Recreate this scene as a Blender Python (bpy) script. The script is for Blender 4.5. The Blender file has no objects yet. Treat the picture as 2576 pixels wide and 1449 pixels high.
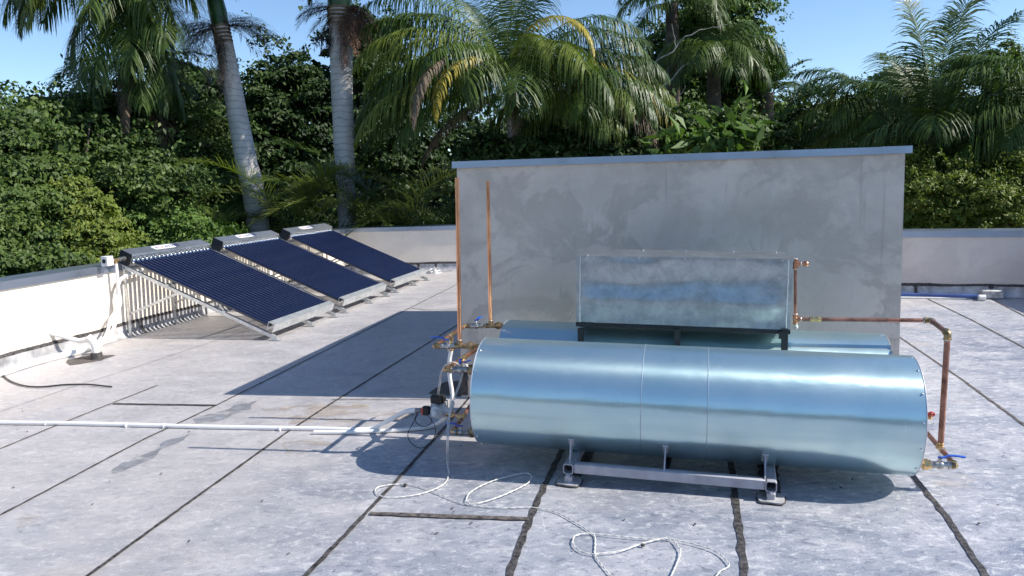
import bpy, math, random
import numpy as np
from mathutils import Vector, noise
R_ = math.radians
sc = bpy.context.scene
COL = sc.collection
# ------------------------------------------------------------------ camera
PITCH = math.atan(269.4/1936); ROLL = R_(1.65); EYE = np.array([0, 0, 1.55]); FPX = 1936.0
Fv = np.array([0, math.cos(PITCH), -math.sin(PITCH)])
_R0 = np.array([1.0, 0, 0]); _U0 = np.array([0, math.sin(PITCH), math.cos(PITCH)])
Rv = _R0*math.cos(ROLL) - _U0*math.sin(ROLL); Uv = _U0*math.cos(ROLL) + _R0*math.sin(ROLL)
cd = bpy.data.cameras.new('camera'); cam = bpy.data.objects.new('camera', cd); COL.objects.link(cam)
from mathutils import Matrix
M = Matrix(((Rv[0], Uv[0], -Fv[0], 0), (Rv[1], Uv[1], -Fv[1], 0), (Rv[2], Uv[2], -Fv[2], 1.55), (0, 0, 0, 1)))
cam.matrix_world = M
cd.sensor_width = 36; cd.lens = 36*FPX/2576; cd.clip_end = 3000; cd.clip_start = .05
sc.camera = cam
# ------------------------------------------------------------------ light
SUN_EL = R_(42.3); SUN_AZ = R_(-9.3)          # azimuth measured from +X
w = bpy.data.worlds.new('World'); sc.world = w; w.use_nodes = True
nt = w.node_tree; bg = nt.nodes['Background']; sky = nt.nodes.new('ShaderNodeTexSky')
sky.sky_type = 'NISHITA'; sky.sun_disc = False; sky.sun_elevation = SUN_EL; sky.sun_rotation = R_(90)-SUN_AZ
sky.air_density = .9; sky.dust_density = .1; sky.ozone_density = 4.5; sky.altitude = 0
nt.links.new(sky.outputs[0], bg.inputs[0]); bg.inputs[1].default_value = .13
sl = bpy.data.lights.new('sun', 'SUN'); sl.energy = 5.0; sl.angle = R_(.53); sl.color = (1, .95, .87)
so = bpy.data.objects.new('sun', sl); COL.objects.link(so)
S = Vector((math.cos(SUN_EL)*math.cos(SUN_AZ), math.cos(SUN_EL)*math.sin(SUN_AZ), math.sin(SUN_EL)))
so.rotation_euler = S.to_track_quat('Z', 'Y').to_euler(); so.location = (30, -4, 30)
sc.view_settings.view_transform = 'Standard'; sc.view_settings.look = 'None'
sc.view_settings.exposure = .5; sc.view_settings.gamma = 1
# ------------------------------------------------------------------ picture point -> place in the world
def ray(x, y): return Fv + Rv*(x-1288)/FPX - Uv*(y-724.5)/FPX
def G(x, y, z=0.0): d = ray(x, y); return EYE + d*((z-EYE[2])/d[2])
def Yp(x, y, Y): d = ray(x, y); return EYE + d*(Y/d[1])
AZ = R_(13.2)
u = np.array([math.cos(AZ), -math.sin(AZ), 0]); v = np.array([math.sin(AZ), math.cos(AZ), 0]); k = np.array([0, 0, 1.0])
def QU(x, y, uu): d = ray(x, y); return EYE + d*((uu-EYE@u)/(d@u))
def W(a, b, z): return u*a + v*b + k*z
# ------------------------------------------------------------------ object helpers
def worigin(o):
    p = np.zeros(3)
    while o: p = p+np.array(o.location); o = o.parent
    return p
def link(o, parent=None):
    COL.objects.link(o)
    if parent: o.parent = parent
    return o
def tag(o, label=None, cat=None, group=None, kind=None):
    for a, b in (('label', label), ('category', cat), ('group', group), ('kind', kind)):
        if b: o[a] = b
    return o
def thing(name, loc, label, cat, group=None):
    o = bpy.data.objects.new(name, None); o.empty_display_size = .1; COL.objects.link(o); o.location = [float(c) for c in loc]
    return tag(o, label, cat, group)
class MB:
    def __init__(s): s.v = []; s.f = []; s.n = 0; s.uv = None
    def add(s, V, F):
        V = np.asarray(V, float).reshape(-1, 3); s.v.append(V); s.f += [tuple(i+s.n for i in f) for f in F]; s.n += len(V); return s
    def box(s, c, hx, hy, hz, ax=None, ay=None, az=None, bev=0.0):
        ax = u if ax is None else np.asarray(ax, float); ay = v if ay is None else np.asarray(ay, float); az = k if az is None else np.asarray(az, float)
        c = np.asarray(c, float)
        if bev <= 0:
            P = [c+ax*hx*i+ay*hy*j+az*hz*l for l in (-1, 1) for j in (-1, 1) for i in (-1, 1)]
            return s.add(P, [(0, 2, 3, 1), (4, 5, 7, 6), (0, 1, 5, 4), (1, 3, 7, 5), (3, 2, 6, 7), (2, 0, 4, 6)])
        # chamfered box: profile octagon in x/y with inset top and bottom
        def ring(z, i): 
            a, b, e = hx-i, hy-i, bev
            pts = [(a-e, -b), (a, -b+e), (a, b-e), (a-e, b), (-a+e, b), (-a, b-e), (-a, -b+e), (-a+e, -b)]
            return [c+ax*p[0]+ay*p[1]+az*z for p in pts]
        P = ring(-hz, bev)+ring(-hz+bev, 0)+ring(hz-bev, 0)+ring(hz, bev)
        F = [tuple(range(7, -1, -1)), tuple(range(24, 32))]
        for r in range(3):
            for i in range(8): F.append((r*8+i, r*8+(i+1) % 8, (r+1)*8+(i+1) % 8, (r+1)*8+i))
        return s.add(P, F)
    def prism(s, P0, P1):
        n = len(P0); F = [tuple(range(n-1, -1, -1)), tuple(range(n, 2*n))]+[(i, (i+1) % n, n+(i+1) % n, n+i) for i in range(n)]
        return s.add(list(P0)+list(P1), F)
    def tube(s, pts, r, seg=12, caps=True):
        pts = [np.asarray(p, float) for p in pts]; n = len(pts); rr = r if hasattr(r, '__len__') else [r]*n
        T = []
        for i in range(n):
            d = pts[min(i+1, n-1)]-pts[max(i-1, 0)]; T.append(d/(np.linalg.norm(d)+1e-12))
        a = np.cross(T[0], [0, 0, 1.0]); 
        if np.linalg.norm(a) < .1: a = np.cross(T[0], [0, 1.0, 0])
        a /= np.linalg.norm(a); V = []
        for i in range(n):
            a = a-T[i]*(a@T[i]); a /= np.linalg.norm(a)+1e-12; b = np.cross(T[i], a)
            for j in range(seg):
                t = 2*math.pi*j/seg; V.append(pts[i]+rr[i]*(math.cos(t)*a+math.sin(t)*b))
        F = [(i*seg+j, i*seg+(j+1) % seg, (i+1)*seg+(j+1) % seg, (i+1)*seg+j) for i in range(n-1) for j in range(seg)]
        if caps: F += [tuple(range(seg-1, -1, -1)), tuple(range((n-1)*seg, n*seg))]
        return s.add(V, F)
    def lathe(s, P, ax, prof, seg=16):
        P = np.asarray(P, float); ax = np.asarray(ax, float); ax = ax/np.linalg.norm(ax)
        a = np.cross(ax, [0, 0, 1.0])
        if np.linalg.norm(a) < .1: a = np.cross(ax, [0, 1.0, 0])
        a /= np.linalg.norm(a); b = np.cross(ax, a); V = []
        for (d, r) in prof:
            for j in range(seg):
                t = 2*math.pi*j/seg; V.append(P+ax*d+max(r, 1e-5)*(math.cos(t)*a+math.sin(t)*b))
        n = len(prof)
        F = [(i*seg+j, i*seg+(j+1) % seg, (i+1)*seg+(j+1) % seg, (i+1)*seg+j) for i in range(n-1) for j in range(seg)]
        F += [tuple(range(seg-1, -1, -1)), tuple(range((n-1)*seg, n*seg))]
        return s.add(V, F)
    def ball(s, c, r, seg=12):
        pr = [(-math.cos(math.pi*i/8)*r, math.sin(math.pi*i/8)*r) for i in range(9)]
        return s.lathe(c, [0, 0, 1], pr, seg)
    def build(s, name, mat, parent=None, smooth=True, angle=40):
        V = np.concatenate(s.v) if s.v else np.zeros((0, 3))
        if parent is not None: V = V-worigin(parent)
        me = bpy.data.meshes.new(name); me.from_pydata(V.tolist(), [], s.f); me.update()
        me.materials.append(mat)
        if smooth:
            me.polygons.foreach_set('use_smooth', [True]*len(me.polygons))
            me.set_sharp_from_angle(angle=R_(angle))
        return link(bpy.data.objects.new(name, me), parent)
def quads_obj(name, V, nq, mat, parent=None, smooth=False):
    """V: (nq*4,3) array of quads"""
    if parent is not None: V = V-worigin(parent)
    me = bpy.data.meshes.new(name); me.vertices.add(len(V)); me.vertices.foreach_set('co', V.astype(np.float32).ravel())
    me.loops.add(nq*4); me.loops.foreach_set('vertex_index', np.arange(nq*4, dtype=np.int32))
    me.polygons.add(nq); me.polygons.foreach_set('loop_start', np.arange(0, nq*4, 4, dtype=np.int32))
    me.update(calc_edges=True); me.materials.append(mat)
    return link(bpy.data.objects.new(name, me), parent)
def smoothpath(P, n=8):
    P = [np.asarray(p, float) for p in P]; Q = [2*P[0]-P[1]]+P+[2*P[-1]-P[-2]]; out = []
    for i in range(1, len(Q)-2):
        for j in range(n):
            t = j/n; a, b, c, d = Q[i-1], Q[i], Q[i+1], Q[i+2]
            out.append(.5*((2*b)+(c-a)*t+(2*a-5*b+4*c-d)*t*t+(3*b-a-3*c+d)*t**3))
    out.append(P[-1]); return out
def filletpath(P, r=.03, n=6):
    P = [np.asarray(p, float) for p in P]; out = [P[0]]
    for i in range(1, len(P)-1):
        a = P[i-1]-P[i]; b = P[i+1]-P[i]; la, lb = np.linalg.norm(a), np.linalg.norm(b); rr = min(r, la*.45, lb*.45)
        A = P[i]+a/la*rr; B = P[i]+b/lb*rr
        for j in range(n+1):
            t = j/n; out.append((1-t)**2*A+2*t*(1-t)*P[i]+t*t*B)
    out.append(P[-1]); return out
# ------------------------------------------------------------------ materials
def nodes(name):
    m = bpy.data.materials.new(name); m.use_nodes = True; t = m.node_tree; b = t.nodes['Principled BSDF']; return m, t, b
def N(t, kind, **kw):
    n = t.nodes.new(kind)
    for a, c in kw.items():
        if a.startswith('i_'):
            key = a[2:]; key = int(key) if key.isdigit() else key.replace('_', ' ')
            n.inputs[key].default_value = c
        else: setattr(n, a, c)
    return n
def L(t, a, b): t.links.new(a, b)
def ramp(t, fac, stops):
    r = N(t, 'ShaderNodeValToRGB'); cr = r.color_ramp
    while len(cr.elements) < len(stops): cr.elements.new(.5)
    for e, (p, c) in zip(cr.elements, stops): e.position = p; e.color = tuple(c)+(1,) if len(c) == 3 else c
    L(t, fac, r.inputs[0]); return r.outputs[0]
def coords(t, scale=(1, 1, 1), rot=(0, 0, 0), kind='Object'):
    c = N(t, 'ShaderNodeTexCoord'); mp = N(t, 'ShaderNodeMapping'); mp.inputs['Scale'].default_value = scale; mp.inputs['Rotation'].default_value = rot
    L(t, c.outputs[kind], mp.inputs[0]); return mp.outputs[0]
def noi(t, co, scale, detail=4, rough=.55, dist=0):
    n = N(t, 'ShaderNodeTexNoise', i_Scale=scale, i_Detail=detail, i_Roughness=rough, i_Distortion=dist); L(t, co, n.inputs['Vector']); return n.outputs['Fac']
def mix(t, fac, a, b, mode='MIX'):
    n = N(t, 'ShaderNodeMix', data_type='RGBA', blend_type=mode)
    for s, val in ((0, fac), (6, a), (7, b)):
        if hasattr(val, 'default_value') or hasattr(val, 'links'): L(t, val, n.inputs[s])
        else: n.inputs[s].default_value = val if s == 0 else (tuple(val)+(1,) if len(val) == 3 else val)
    return n.outputs[2]
def bump(t, b, h, strength=.3, dist=.01):
    n = N(t, 'ShaderNodeBump', i_Strength=strength, i_Distance=dist); L(t, h, n.inputs['Height']); L(t, n.outputs[0], b.inputs['Normal']); return n
def simple(name, col, rough=.5, metal=0, nscale=0, namt=.15, bmp=0, bscale=60, coat=0, stretch=(1, 1, 1)):
    m, t, b = nodes(name); b.inputs['Roughness'].default_value = rough; b.inputs['Metallic'].default_value = metal
    b.inputs['Base Color'].default_value = tuple(col)+(1,)
    if coat: b.inputs['Coat Weight'].default_value = coat; b.inputs['Coat Roughness'].default_value = .05
    if nscale:
        f = noi(t, coords(t, stretch), nscale, 5)
        lo = [c*(1-namt*1.6) for c in col]; hi = [min(1, c*(1+namt*1.3)) for c in col]
        L(t, ramp(t, f, [(.3, lo), (.7, hi)]), b.inputs['Base Color'])
    if bmp: bump(t, b, noi(t, coords(t), bscale, 4), bmp, .004)
    return m
def deck_mat():
    m, t, b = nodes('aluminised roof membrane')
    c0 = coords(t, (1, 1, 1), (0, 0, 0)); cs = coords(t, (.8, 1.35, 1), (0, 0, R_(-8)))
    big = noi(t, c0, .55, 4, .55); mid = noi(t, cs, 3.2, 6, .62, .6); fine = noi(t, cs, 19, 9, .78, .8); vf = noi(t, c0, 90, 3, .6)
    base = ramp(t, big, [(.3, (.26, .285, .35)), (.5, (.365, .385, .435)), (.7, (.48, .485, .505))])
    a = mix(t, ramp(t, mid, [(.38, (0, 0, 0)), (.66, (.8, .8, .8))]), base, (.56, .55, .57))
    a = mix(t, ramp(t, fine, [(.535, (0, 0, 0)), (.60, (.95, .95, .95))]), a, (.68, .67, .67))
    a = mix(t, ramp(t, fine, [(.38, (.8, .8, .8)), (.46, (0, 0, 0))]), a, (.19, .205, .26))
    # whitish scuffs and handling scratches
    v1 = N(t, 'ShaderNodeTexVoronoi', feature='DISTANCE_TO_EDGE', i_Scale=1.1); wv = N(t, 'ShaderNodeMapping'); wv.inputs['Scale'].default_value = (1.6, .35, 1); wv.inputs['Rotation'].default_value = (0, 0, .35)
    L(t, c0, wv.inputs[0]); L(t, wv.outputs[0], v1.inputs['Vector'])
    sc1 = ramp(t, v1.outputs['Distance'], [(0, (.5, .5, .5)), (.006, (0, 0, 0))])
    mk = N(t, 'ShaderNodeMath', operation='MULTIPLY'); L(t, sc1, mk.inputs[0]); L(t, ramp(t, mid, [(.5, (0, 0, 0)), (.6, (1, 1, 1))]), mk.inputs[1])
    a = mix(t, mk.outputs[0], a, (.75, .74, .73))
    # sandy dust patches
    dust = ramp(t, noi(t, coords(t, (1, 1.3, 1), (0, 0, .5)), 1.3, 6, .6, .3), [(.60, (0, 0, 0)), (.70, (.45, .45, .45))])
    a = mix(t, dust, a, (.58, .50, .43))
    sx = N(t, 'ShaderNodeSeparateXYZ'); L(t, c0, sx.inputs[0]); m1 = N(t, 'ShaderNodeMath', operation='MULTIPLY_ADD', i_1=.11, i_2=-.12); L(t, sx.outputs[1], m1.inputs[0])  # lens haze painted in: warmer and paler towards the left and back
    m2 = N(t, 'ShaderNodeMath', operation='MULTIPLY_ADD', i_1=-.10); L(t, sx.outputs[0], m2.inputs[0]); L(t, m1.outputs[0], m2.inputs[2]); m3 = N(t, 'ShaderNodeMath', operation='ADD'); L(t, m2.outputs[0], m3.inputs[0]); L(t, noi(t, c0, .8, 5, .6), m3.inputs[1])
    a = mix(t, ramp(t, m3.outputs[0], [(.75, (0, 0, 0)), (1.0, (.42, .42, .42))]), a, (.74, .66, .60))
    L(t, a, b.inputs['Base Color'])
    rr = ramp(t, mid, [(.3, (.44, .44, .44)), (.7, (.62, .62, .62))]); L(t, rr, b.inputs['Roughness'])
    b.inputs['Metallic'].default_value = .45; b.inputs['Specular IOR Level'].default_value = .5
    h = N(t, 'ShaderNodeMath', operation='ADD'); L(t, fine, h.inputs[0]); L(t, vf, h.inputs[1])
    bump(t, b, h.outputs[0], .35, .006)
    return m
def cement_mat(name, col, warm, bmp=.7, blotch=1.0, rough=.8, drips=0):
    m, t, b = nodes(name); c0 = coords(t); cz = coords(t, (1, 1, .45))
    big = noi(t, c0, 1.1, 5, .6, .4); st = noi(t, cz, 4.5, 6, .65, .5); f = noi(t, c0, 55, 6, .7, .4)
    A = ramp(t, big, [(.32, [x*(1-.26*blotch) for x in col]), (.5, col), (.68, [min(1, x*(1+.22*blotch)) for x in col])])
    A = mix(t, ramp(t, st, [(.52, (0, 0, 0)), (.68, (.5*blotch,)*3)]), A, warm)
    A = mix(t, ramp(t, st, [(.30, (.55*blotch,)*3), (.40, (0, 0, 0))]), A, [x*.62 for x in col])
    if drips:
        pt = noi(t, coords(t, (1, 1, 1.2)), 1.7, 8, .62, .5); A = mix(t, ramp(t, pt, [(.50, (0, 0, 0)), (.54, (drips,)*3), (.62, (drips*.7,)*3), (.72, (0, 0, 0))]), A, [x*.78 for x in col])
        pt2 = noi(t, coords(t, (1, 1, 1)), 2.3, 9, .66, .3); A = mix(t, ramp(t, pt2, [(.53, (0, 0, 0)), (.64, (drips*.9,)*3)]), A, [min(1, x*1.14) for x in col])
        dn = noi(t, coords(t, (6.5, 6.5, .55)), 2.2, 4, .6, .2); A = mix(t, ramp(t, dn, [(.64, (0, 0, 0)), (.74, (drips*.6,)*3)]), A, [x*.6 for x in col])
    L(t, A, b.inputs['Base Color']); b.inputs['Roughness'].default_value = rough; b.inputs['Specular IOR Level'].default_value = .35
    r2 = N(t, 'ShaderNodeTexNoise', i_Scale=9, i_Detail=3); L(t, c0, r2.inputs['Vector'])
    ad = N(t, 'ShaderNodeMath', operation='ADD'); L(t, f, ad.inputs[0]); L(t, r2.outputs[0], ad.inputs[1])
    bump(t, b, ad.outputs[0], bmp, .006)
    return m
def galv_mat(name, col=(.62, .66, .70), rough=.32, metal=.92, spangle=True, wave=.12, amt=.72):
    m, t, b = nodes(name); c0 = coords(t)
    b.inputs['Metallic'].default_value = metal
    f = noi(t, c0, 14, 6, .7, .3)
    A = ramp(t, f, [(.35, [x*amt for x in col]), (.6, col)])
    if amt < .8: A = mix(t, ramp(t, noi(t, c0, 70, 4, .7), [(.33, (.6, .6, .6)), (.40, (0, 0, 0))]), A, [x*.5 for x in col]); A = mix(t, ramp(t, noi(t, coords(t, (1, 1, 2)), 9, 8, .75), [(.62, (0, 0, 0)), (.70, (.4, .4, .4))]), A, (.72, .72, .70))
    L(t, A, b.inputs['Base Color'])
    L(t, ramp(t, noi(t, c0, 6, 5), [(.3, (rough*.88,)*3), (.7, (rough*1.14,)*3)]), b.inputs['Roughness'])
    bump(t, b, noi(t, c0, 3.0, 2, .4), wave, .08)
    return m
def tank_mat():
    m, t, b = nodes('brushed aluminium cladding'); b.inputs['Metallic'].default_value = 1
    uvn = N(t, 'ShaderNodeUVMap', uv_map='UVMap'); tg = N(t, 'ShaderNodeTangent', direction_type='UV_MAP', uv_map='UVMap')
    mp = N(t, 'ShaderNodeMapping'); mp.inputs['Scale'].default_value = (1.2, 60, 1); L(t, uvn.outputs[0], mp.inputs[0])
    br = noi(t, mp.outputs[0], 6, 6, .75)
    c0 = coords(t); sm = noi(t, c0, 2.6, 5, .6, .4); sp = noi(t, coords(t, (1, 1, 1)), 45, 3, .6)
    A = ramp(t, sm, [(.3, (.47, .67, .70)), (.55, (.56, .73, .75)), (.75, (.64, .79, .77))])
    A = mix(t, ramp(t, sp, [(.68, (0, 0, 0)), (.74, (.6, .6, .6))]), A, (.72, .86, .86))
    m2_ = N(t, 'ShaderNodeMapping'); m2_.inputs['Scale'].default_value = (7, 85, 1); m2_.inputs['Rotation'].default_value = (0, 0, .08); L(t, uvn.outputs[0], m2_.inputs[0]); scr = ramp(t, noi(t, m2_.outputs[0], 1.0, 5, .7, .4), [(.66, (0, 0, 0)), (.73, (.55, .55, .55))]); A = mix(t, scr, A, (.80, .88, .88))
    L(t, A, b.inputs['Base Color'])
    rr = N(t, 'ShaderNodeMapRange', i_1=.2, i_2=.8, i_3=.275, i_4=.305); L(t, br, rr.inputs[0]); L(t, rr.outputs[0], b.inputs['Roughness'])
    b.inputs['Anisotropic'].default_value = .86; L(t, tg.outputs[0], b.inputs['Tangent']); b.inputs['Anisotropic Rotation'].default_value = .25
    b1 = N(t, 'ShaderNodeBump', i_Strength=.018, i_Distance=.004); L(t, br, b1.inputs['Height'])
    b2 = N(t, 'ShaderNodeBump', i_Strength=.16, i_Distance=.03); L(t, noi(t, coords(t, (1, 1, 1.6)), 3.2, 3, .5, .3), b2.inputs['Height']); L(t, b1.outputs[0], b2.inputs['Normal'])
    L(t, b2.outputs[0], b.inputs['Normal'])
    p2 = N(t, 'ShaderNodeBsdfPrincipled', i_Metallic=.92, i_Roughness=.52); L(t, A, p2.inputs['Base Color']); L(t, b2.outputs[0], p2.inputs['Normal'])
    mx = N(t, 'ShaderNodeMixShader', i_0=.34); L(t, b.outputs[0], mx.inputs[1]); L(t, p2.outputs[0], mx.inputs[2]); L(t, mx.outputs[0], t.nodes['Material Output'].inputs[0])
    return m
def leaf_mat(name, dark, mid, light, gloss=.55, trans=.26):
    m, t, b = nodes(name); g = N(t, 'ShaderNodeNewGeometry')
    c = ramp(t, g.outputs['Random Per Island'], [(0, dark), (.45, mid), (.85, mid), (1, light)])
    big = noi(t, coords(t), .45, 2); c = mix(t, ramp(t, big, [(.4, (0, 0, 0)), (.65, (.55, .55, .55))]), c, light)
    L(t, c, b.inputs['Base Color']); b.inputs['Roughness'].default_value = gloss; b.inputs['Specular IOR Level'].default_value = .32
    tr = N(t, 'ShaderNodeBsdfTranslucent'); L(t, mix(t, 1.0, c, (1.0, 1.15, .55), 'MULTIPLY'), tr.inputs[0])
    mx = N(t, 'ShaderNodeMixShader', i_0=trans); L(t, b.outputs[0], mx.inputs[1]); L(t, tr.outputs[0], mx.inputs[2])
    L(t, mx.outputs[0], t.nodes['Material Output'].inputs[0]); return m
MT = {}
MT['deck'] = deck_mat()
MT['tar'] = simple('bitumen sealant', (.055, .050, .048), .6, 0, 40, .75, 1.0, 120)
MT['tarold'] = simple('dusty bitumen sealant', (.10, .085, .078), .8, 0, 30, .55, .8, 90)
MT['cement'] = cement_mat('grey cement render', (.68, .60, .51), (.74, .67, .59), 1.2, .8, .72, .8)
MT['paint'] = cement_mat('cream parapet render', (.80, .73, .63), (.84, .79, .71), .35, .25, .8, .15)
MT['paintgrey'] = cement_mat('greyer parapet render', (.66, .61, .56), (.58, .54, .50), .35, .4, .8, .3)  # greyer and darker than the cream render
MT['cap'] = galv_mat('folded zinc coping', (.50, .56, .66), .30, .9, wave=.12, amt=.985)
MT['flash'] = simple('silver painted flashing', (.50, .49, .49), .45, .35, 9, .3, .6, 40)
MT['galv'] = galv_mat('galvanised sheet', (.50, .525, .53), .35, .95, wave=.10)
MT['galv2'] = galv_mat('galvanised steel section', (.66, .68, .68), .42, .7, wave=.05)
MT['tank'] = tank_mat()
MT['rim'] = simple('bright cut metal edge', (.55, .56, .58), .45, .8)
MT['lap'] = simple('cladding lap edge', (.30, .36, .42), .5, .6)
MT['black'] = simple('black enamel steel', (.016, .017, .02), .4, .1, 12, .3)
MT['frame'] = simple('grey primed steel', (.40, .40, .43), .5, .25, 14, .12, .3, 50)
MT['copper'] = simple('copper pipe', (.68, .33, .19), .30, .95, 12, .38, .15, 40, stretch=(1, 1, .3))
MT['copperdull'] = simple('weathered copper pipe', (.36, .185, .135), .42, .8, 16, .35, .2, 40)
MT['brass'] = simple('aged brass fitting', (.40, .28, .14), .36, .85, 40, .4, .3, 80)
MT['brassnew'] = simple('bright brass fitting', (.75, .52, .24), .25, .95, 30, .2)
MT['solder'] = simple('solder ring', (.72, .70, .66), .4, .7, 60, .2)
MT['nickel'] = simple('nickel valve body', (.46, .44, .40), .3, .9, 50, .35, .3, 90)
MT['blue'] = simple('blue vinyl lever', (.02, .10, .50), .4)
MT['red'] = simple('red handwheel paint', (.5, .05, .05), .5)
MT['pvc'] = simple('white pvc', (.80, .80, .78), .35, 0, 6, .05)
MT['pump'] = simple('white pump casting', (.70, .70, .68), .45, 0, 25, .12)
MT['plasticblk'] = simple('black plastic', (.012, .012, .013), .4)
MT['cord'] = simple('white twisted cord', (.68, .66, .61), .5, 0, 40, .12)
MT['rubber'] = simple('black rubber hose', (.02, .02, .021), .45)
MT['bluepipe'] = simple('blue plastic pipe', (.05, .09, .26), .4, 0, 8, .2)
MT['greyblock'] = simple('chalky grey block', (.50, .50, .49), .7, 0, 30, .25, .5)
MT['bag'] = simple('crumpled white plastic', (.78, .79, .80), .3, 0, 30, .08)
MT['sticker'] = simple('white sticker', (.80, .80, .80), .4)
MT['ink'] = simple('navy ink', (.03, .04, .14), .4)
MT['inkred'] = simple('red ink', (.65, .08, .05), .4)
MT['glass'] = simple('selective blue absorber glass', (.003, .005, .028), .12, .0, coat=1.0)
def rim_sheen_glass():  # paints the rim reflection as a pale line along each tube's upper side
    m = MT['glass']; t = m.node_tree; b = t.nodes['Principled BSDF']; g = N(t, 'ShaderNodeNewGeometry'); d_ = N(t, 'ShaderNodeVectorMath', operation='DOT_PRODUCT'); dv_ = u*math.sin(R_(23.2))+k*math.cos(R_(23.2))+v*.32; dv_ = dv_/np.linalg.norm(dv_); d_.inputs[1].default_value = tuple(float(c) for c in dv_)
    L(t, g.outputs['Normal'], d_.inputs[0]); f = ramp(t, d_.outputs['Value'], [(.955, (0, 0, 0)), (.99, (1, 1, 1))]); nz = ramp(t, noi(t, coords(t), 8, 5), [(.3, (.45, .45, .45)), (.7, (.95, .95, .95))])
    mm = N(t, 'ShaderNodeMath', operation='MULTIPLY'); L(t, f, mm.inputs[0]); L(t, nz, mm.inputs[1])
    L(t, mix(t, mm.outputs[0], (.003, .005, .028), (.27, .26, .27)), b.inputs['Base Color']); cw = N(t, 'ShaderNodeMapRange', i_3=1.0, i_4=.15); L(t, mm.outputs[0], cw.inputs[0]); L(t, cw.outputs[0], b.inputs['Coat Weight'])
rim_sheen_glass()
MT['manifold'] = galv_mat('dull zinc manifold casing', (.47, .50, .54), .40, .9, wave=.05, amt=.88)
MT['chrome'] = simple('silvered tube end', (.80, .82, .85), .12, 1)
def film(name, col, rough, lo, hi, sc_=5):
    m = simple(name, col, rough, 0, 9, .2); t = m.node_tree; tr = N(t, 'ShaderNodeBsdfTransparent'); mx = N(t, 'ShaderNodeMixShader')
    L(t, ramp(t, noi(t, coords(t, (.7, 1.6, 1)), sc_, 7, .65, .4), [(lo, (0, 0, 0)), (hi, (1, 1, 1))]), mx.inputs[0]); L(t, tr.outputs[0], mx.inputs[1]); L(t, t.nodes['Principled BSDF'].outputs[0], mx.inputs[2]); L(t, mx.outputs[0], t.nodes['Material Output'].inputs[0]); return m
MT['mud'] = film('dried mud film', (.42, .36, .31), .7, .44, .66)
MT['wet'] = film('grey dirt smear', (.25, .26, .29), .4, .40, .60)
MT['felt'] = film('torn felt patch', (.10, .085, .075), .8, .30, .40)
MT['soil'] = simple('leaf litter', (.05, .045, .025), .9, 0, 3, .4)
MT['bark'] = simple('dark bark', (.10, .08, .06), .85, 0, 7, .35, .9, 20)
MT['leafA'] = leaf_mat('hedge leaves', (.022, .045, .010), (.052, .098, .020), (.14, .20, .045))
MT['leafB'] = leaf_mat('dark evergreen leaves', (.010, .026, .008), (.022, .052, .012), (.06, .11, .02))
MT['leafC'] = leaf_mat('yellow green scrub leaves', (.04, .075, .012), (.10, .16, .025), (.22, .25, .045))
MT['leafD'] = leaf_mat('fresh tree leaves', (.028, .062, .012), (.068, .13, .024), (.15, .24, .05))
MT['palm'] = leaf_mat('palm frond', (.028, .058, .014), (.055, .10, .022), (.12, .17, .035), .42, .24)
MT['palmlit'] = leaf_mat('pale sunlit palm frond', (.06, .10, .02), (.13, .18, .035), (.26, .29, .06), .42, .30)  # paler copy of the frond green, sunlight put into the colour
MT['palmyel'] = leaf_mat('yellowing palm frond', (.20, .17, .03), (.42, .33, .05), (.60, .48, .10), .4, .3)
MT['dead'] = leaf_mat('dead palm frond', (.07, .05, .035), (.17, .12, .08), (.30, .23, .16), .7, .1)
def trunk_mat():
    m, t, b = nodes('pale ringed palm bark'); c = coords(t)
    wv = N(t, 'ShaderNodeTexWave', bands_direction='Z', i_Scale=2.6, i_Distortion=4.5, i_Detail=3); wv.inputs['Detail Scale'].default_value = 1.5; L(t, c, wv.inputs[0])
    a = ramp(t, noi(t, coords(t, (1, 1, .5)), 3.5, 5, .6), [(.3, (.40, .37, .35)), (.65, (.62, .59, .56))])
    a = mix(t, ramp(t, wv.outputs[0], [(.0, (.5, .5, .5)), (.14, (0, 0, 0))]), a, (.20, .17, .15))
    L(t, a, b.inputs['Base Color']); b.inputs['Roughness'].default_value = .8
    bump(t, b, wv.outputs[0], .14, .012); return m
MT['royal'] = trunk_mat()
MT['shaft'] = simple('green crownshaft', (.025, .075, .015), .35, 0, 4, .3)
# ------------------------------------------------------------------ ground, deck and building body
g = MB(); gx = 900; g.add([(-gx, -gx, -6.5), (gx, -gx, -6.5), (gx, gx, -6.5), (-gx, gx, -6.5)], [(0, 1, 2, 3)])
tag(g.build('ground', MT['soil'], smooth=False), kind='structure')
PU = -5.93                                       # inner face of the left parapet
b0 = W(PU, 3.0, 0); bL = W(PU, 13.95, 0)
# outline of the deck (counter-clockwise)
cornerBL = np.array([W(PU, 0, 0)[0], 0, 0])
def isect(p, d, q, e):
    A_ = np.array([[d[0], -e[0]], [d[1], -e[1]]]); s_, _ = np.linalg.solve(A_, (q-p)[:2]); return p+d*s_
dl = np.array([1, -.09, 0]); pl = np.array([-2.7, 13.70, 0]); c1 = isect(W(PU, 0, 0), v, pl, dl)
c2 = pl+dl*4.6                                   # hidden bend behind the plant room
dr = np.array([1, -.33, 0]); prr = np.array([4.96, 9.40, 0]); c3 = prr-dr*3.1
RU = 4.35                                        # right parapet inner face in u
c4 = isect(prr, dr, W(RU, 0, 0), v)
back0 = W(PU, -6, 0); back1 = W(RU, -6, 0)
outline = [back0, back1, c4, c3, c2, c1]
d = MB()
top = [p+k*0 for p in outline]; bot = [p-k*.35 for p in outline]
d.prism(bot, top)
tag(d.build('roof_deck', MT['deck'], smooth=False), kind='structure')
bd = MB(); cen = np.mean(outline, 0)
ob = [p+(cen-p)*.0 for p in outline]; bd.prism([p-k*6.49 for p in ob], [p-k*.36 for p in ob])
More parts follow.
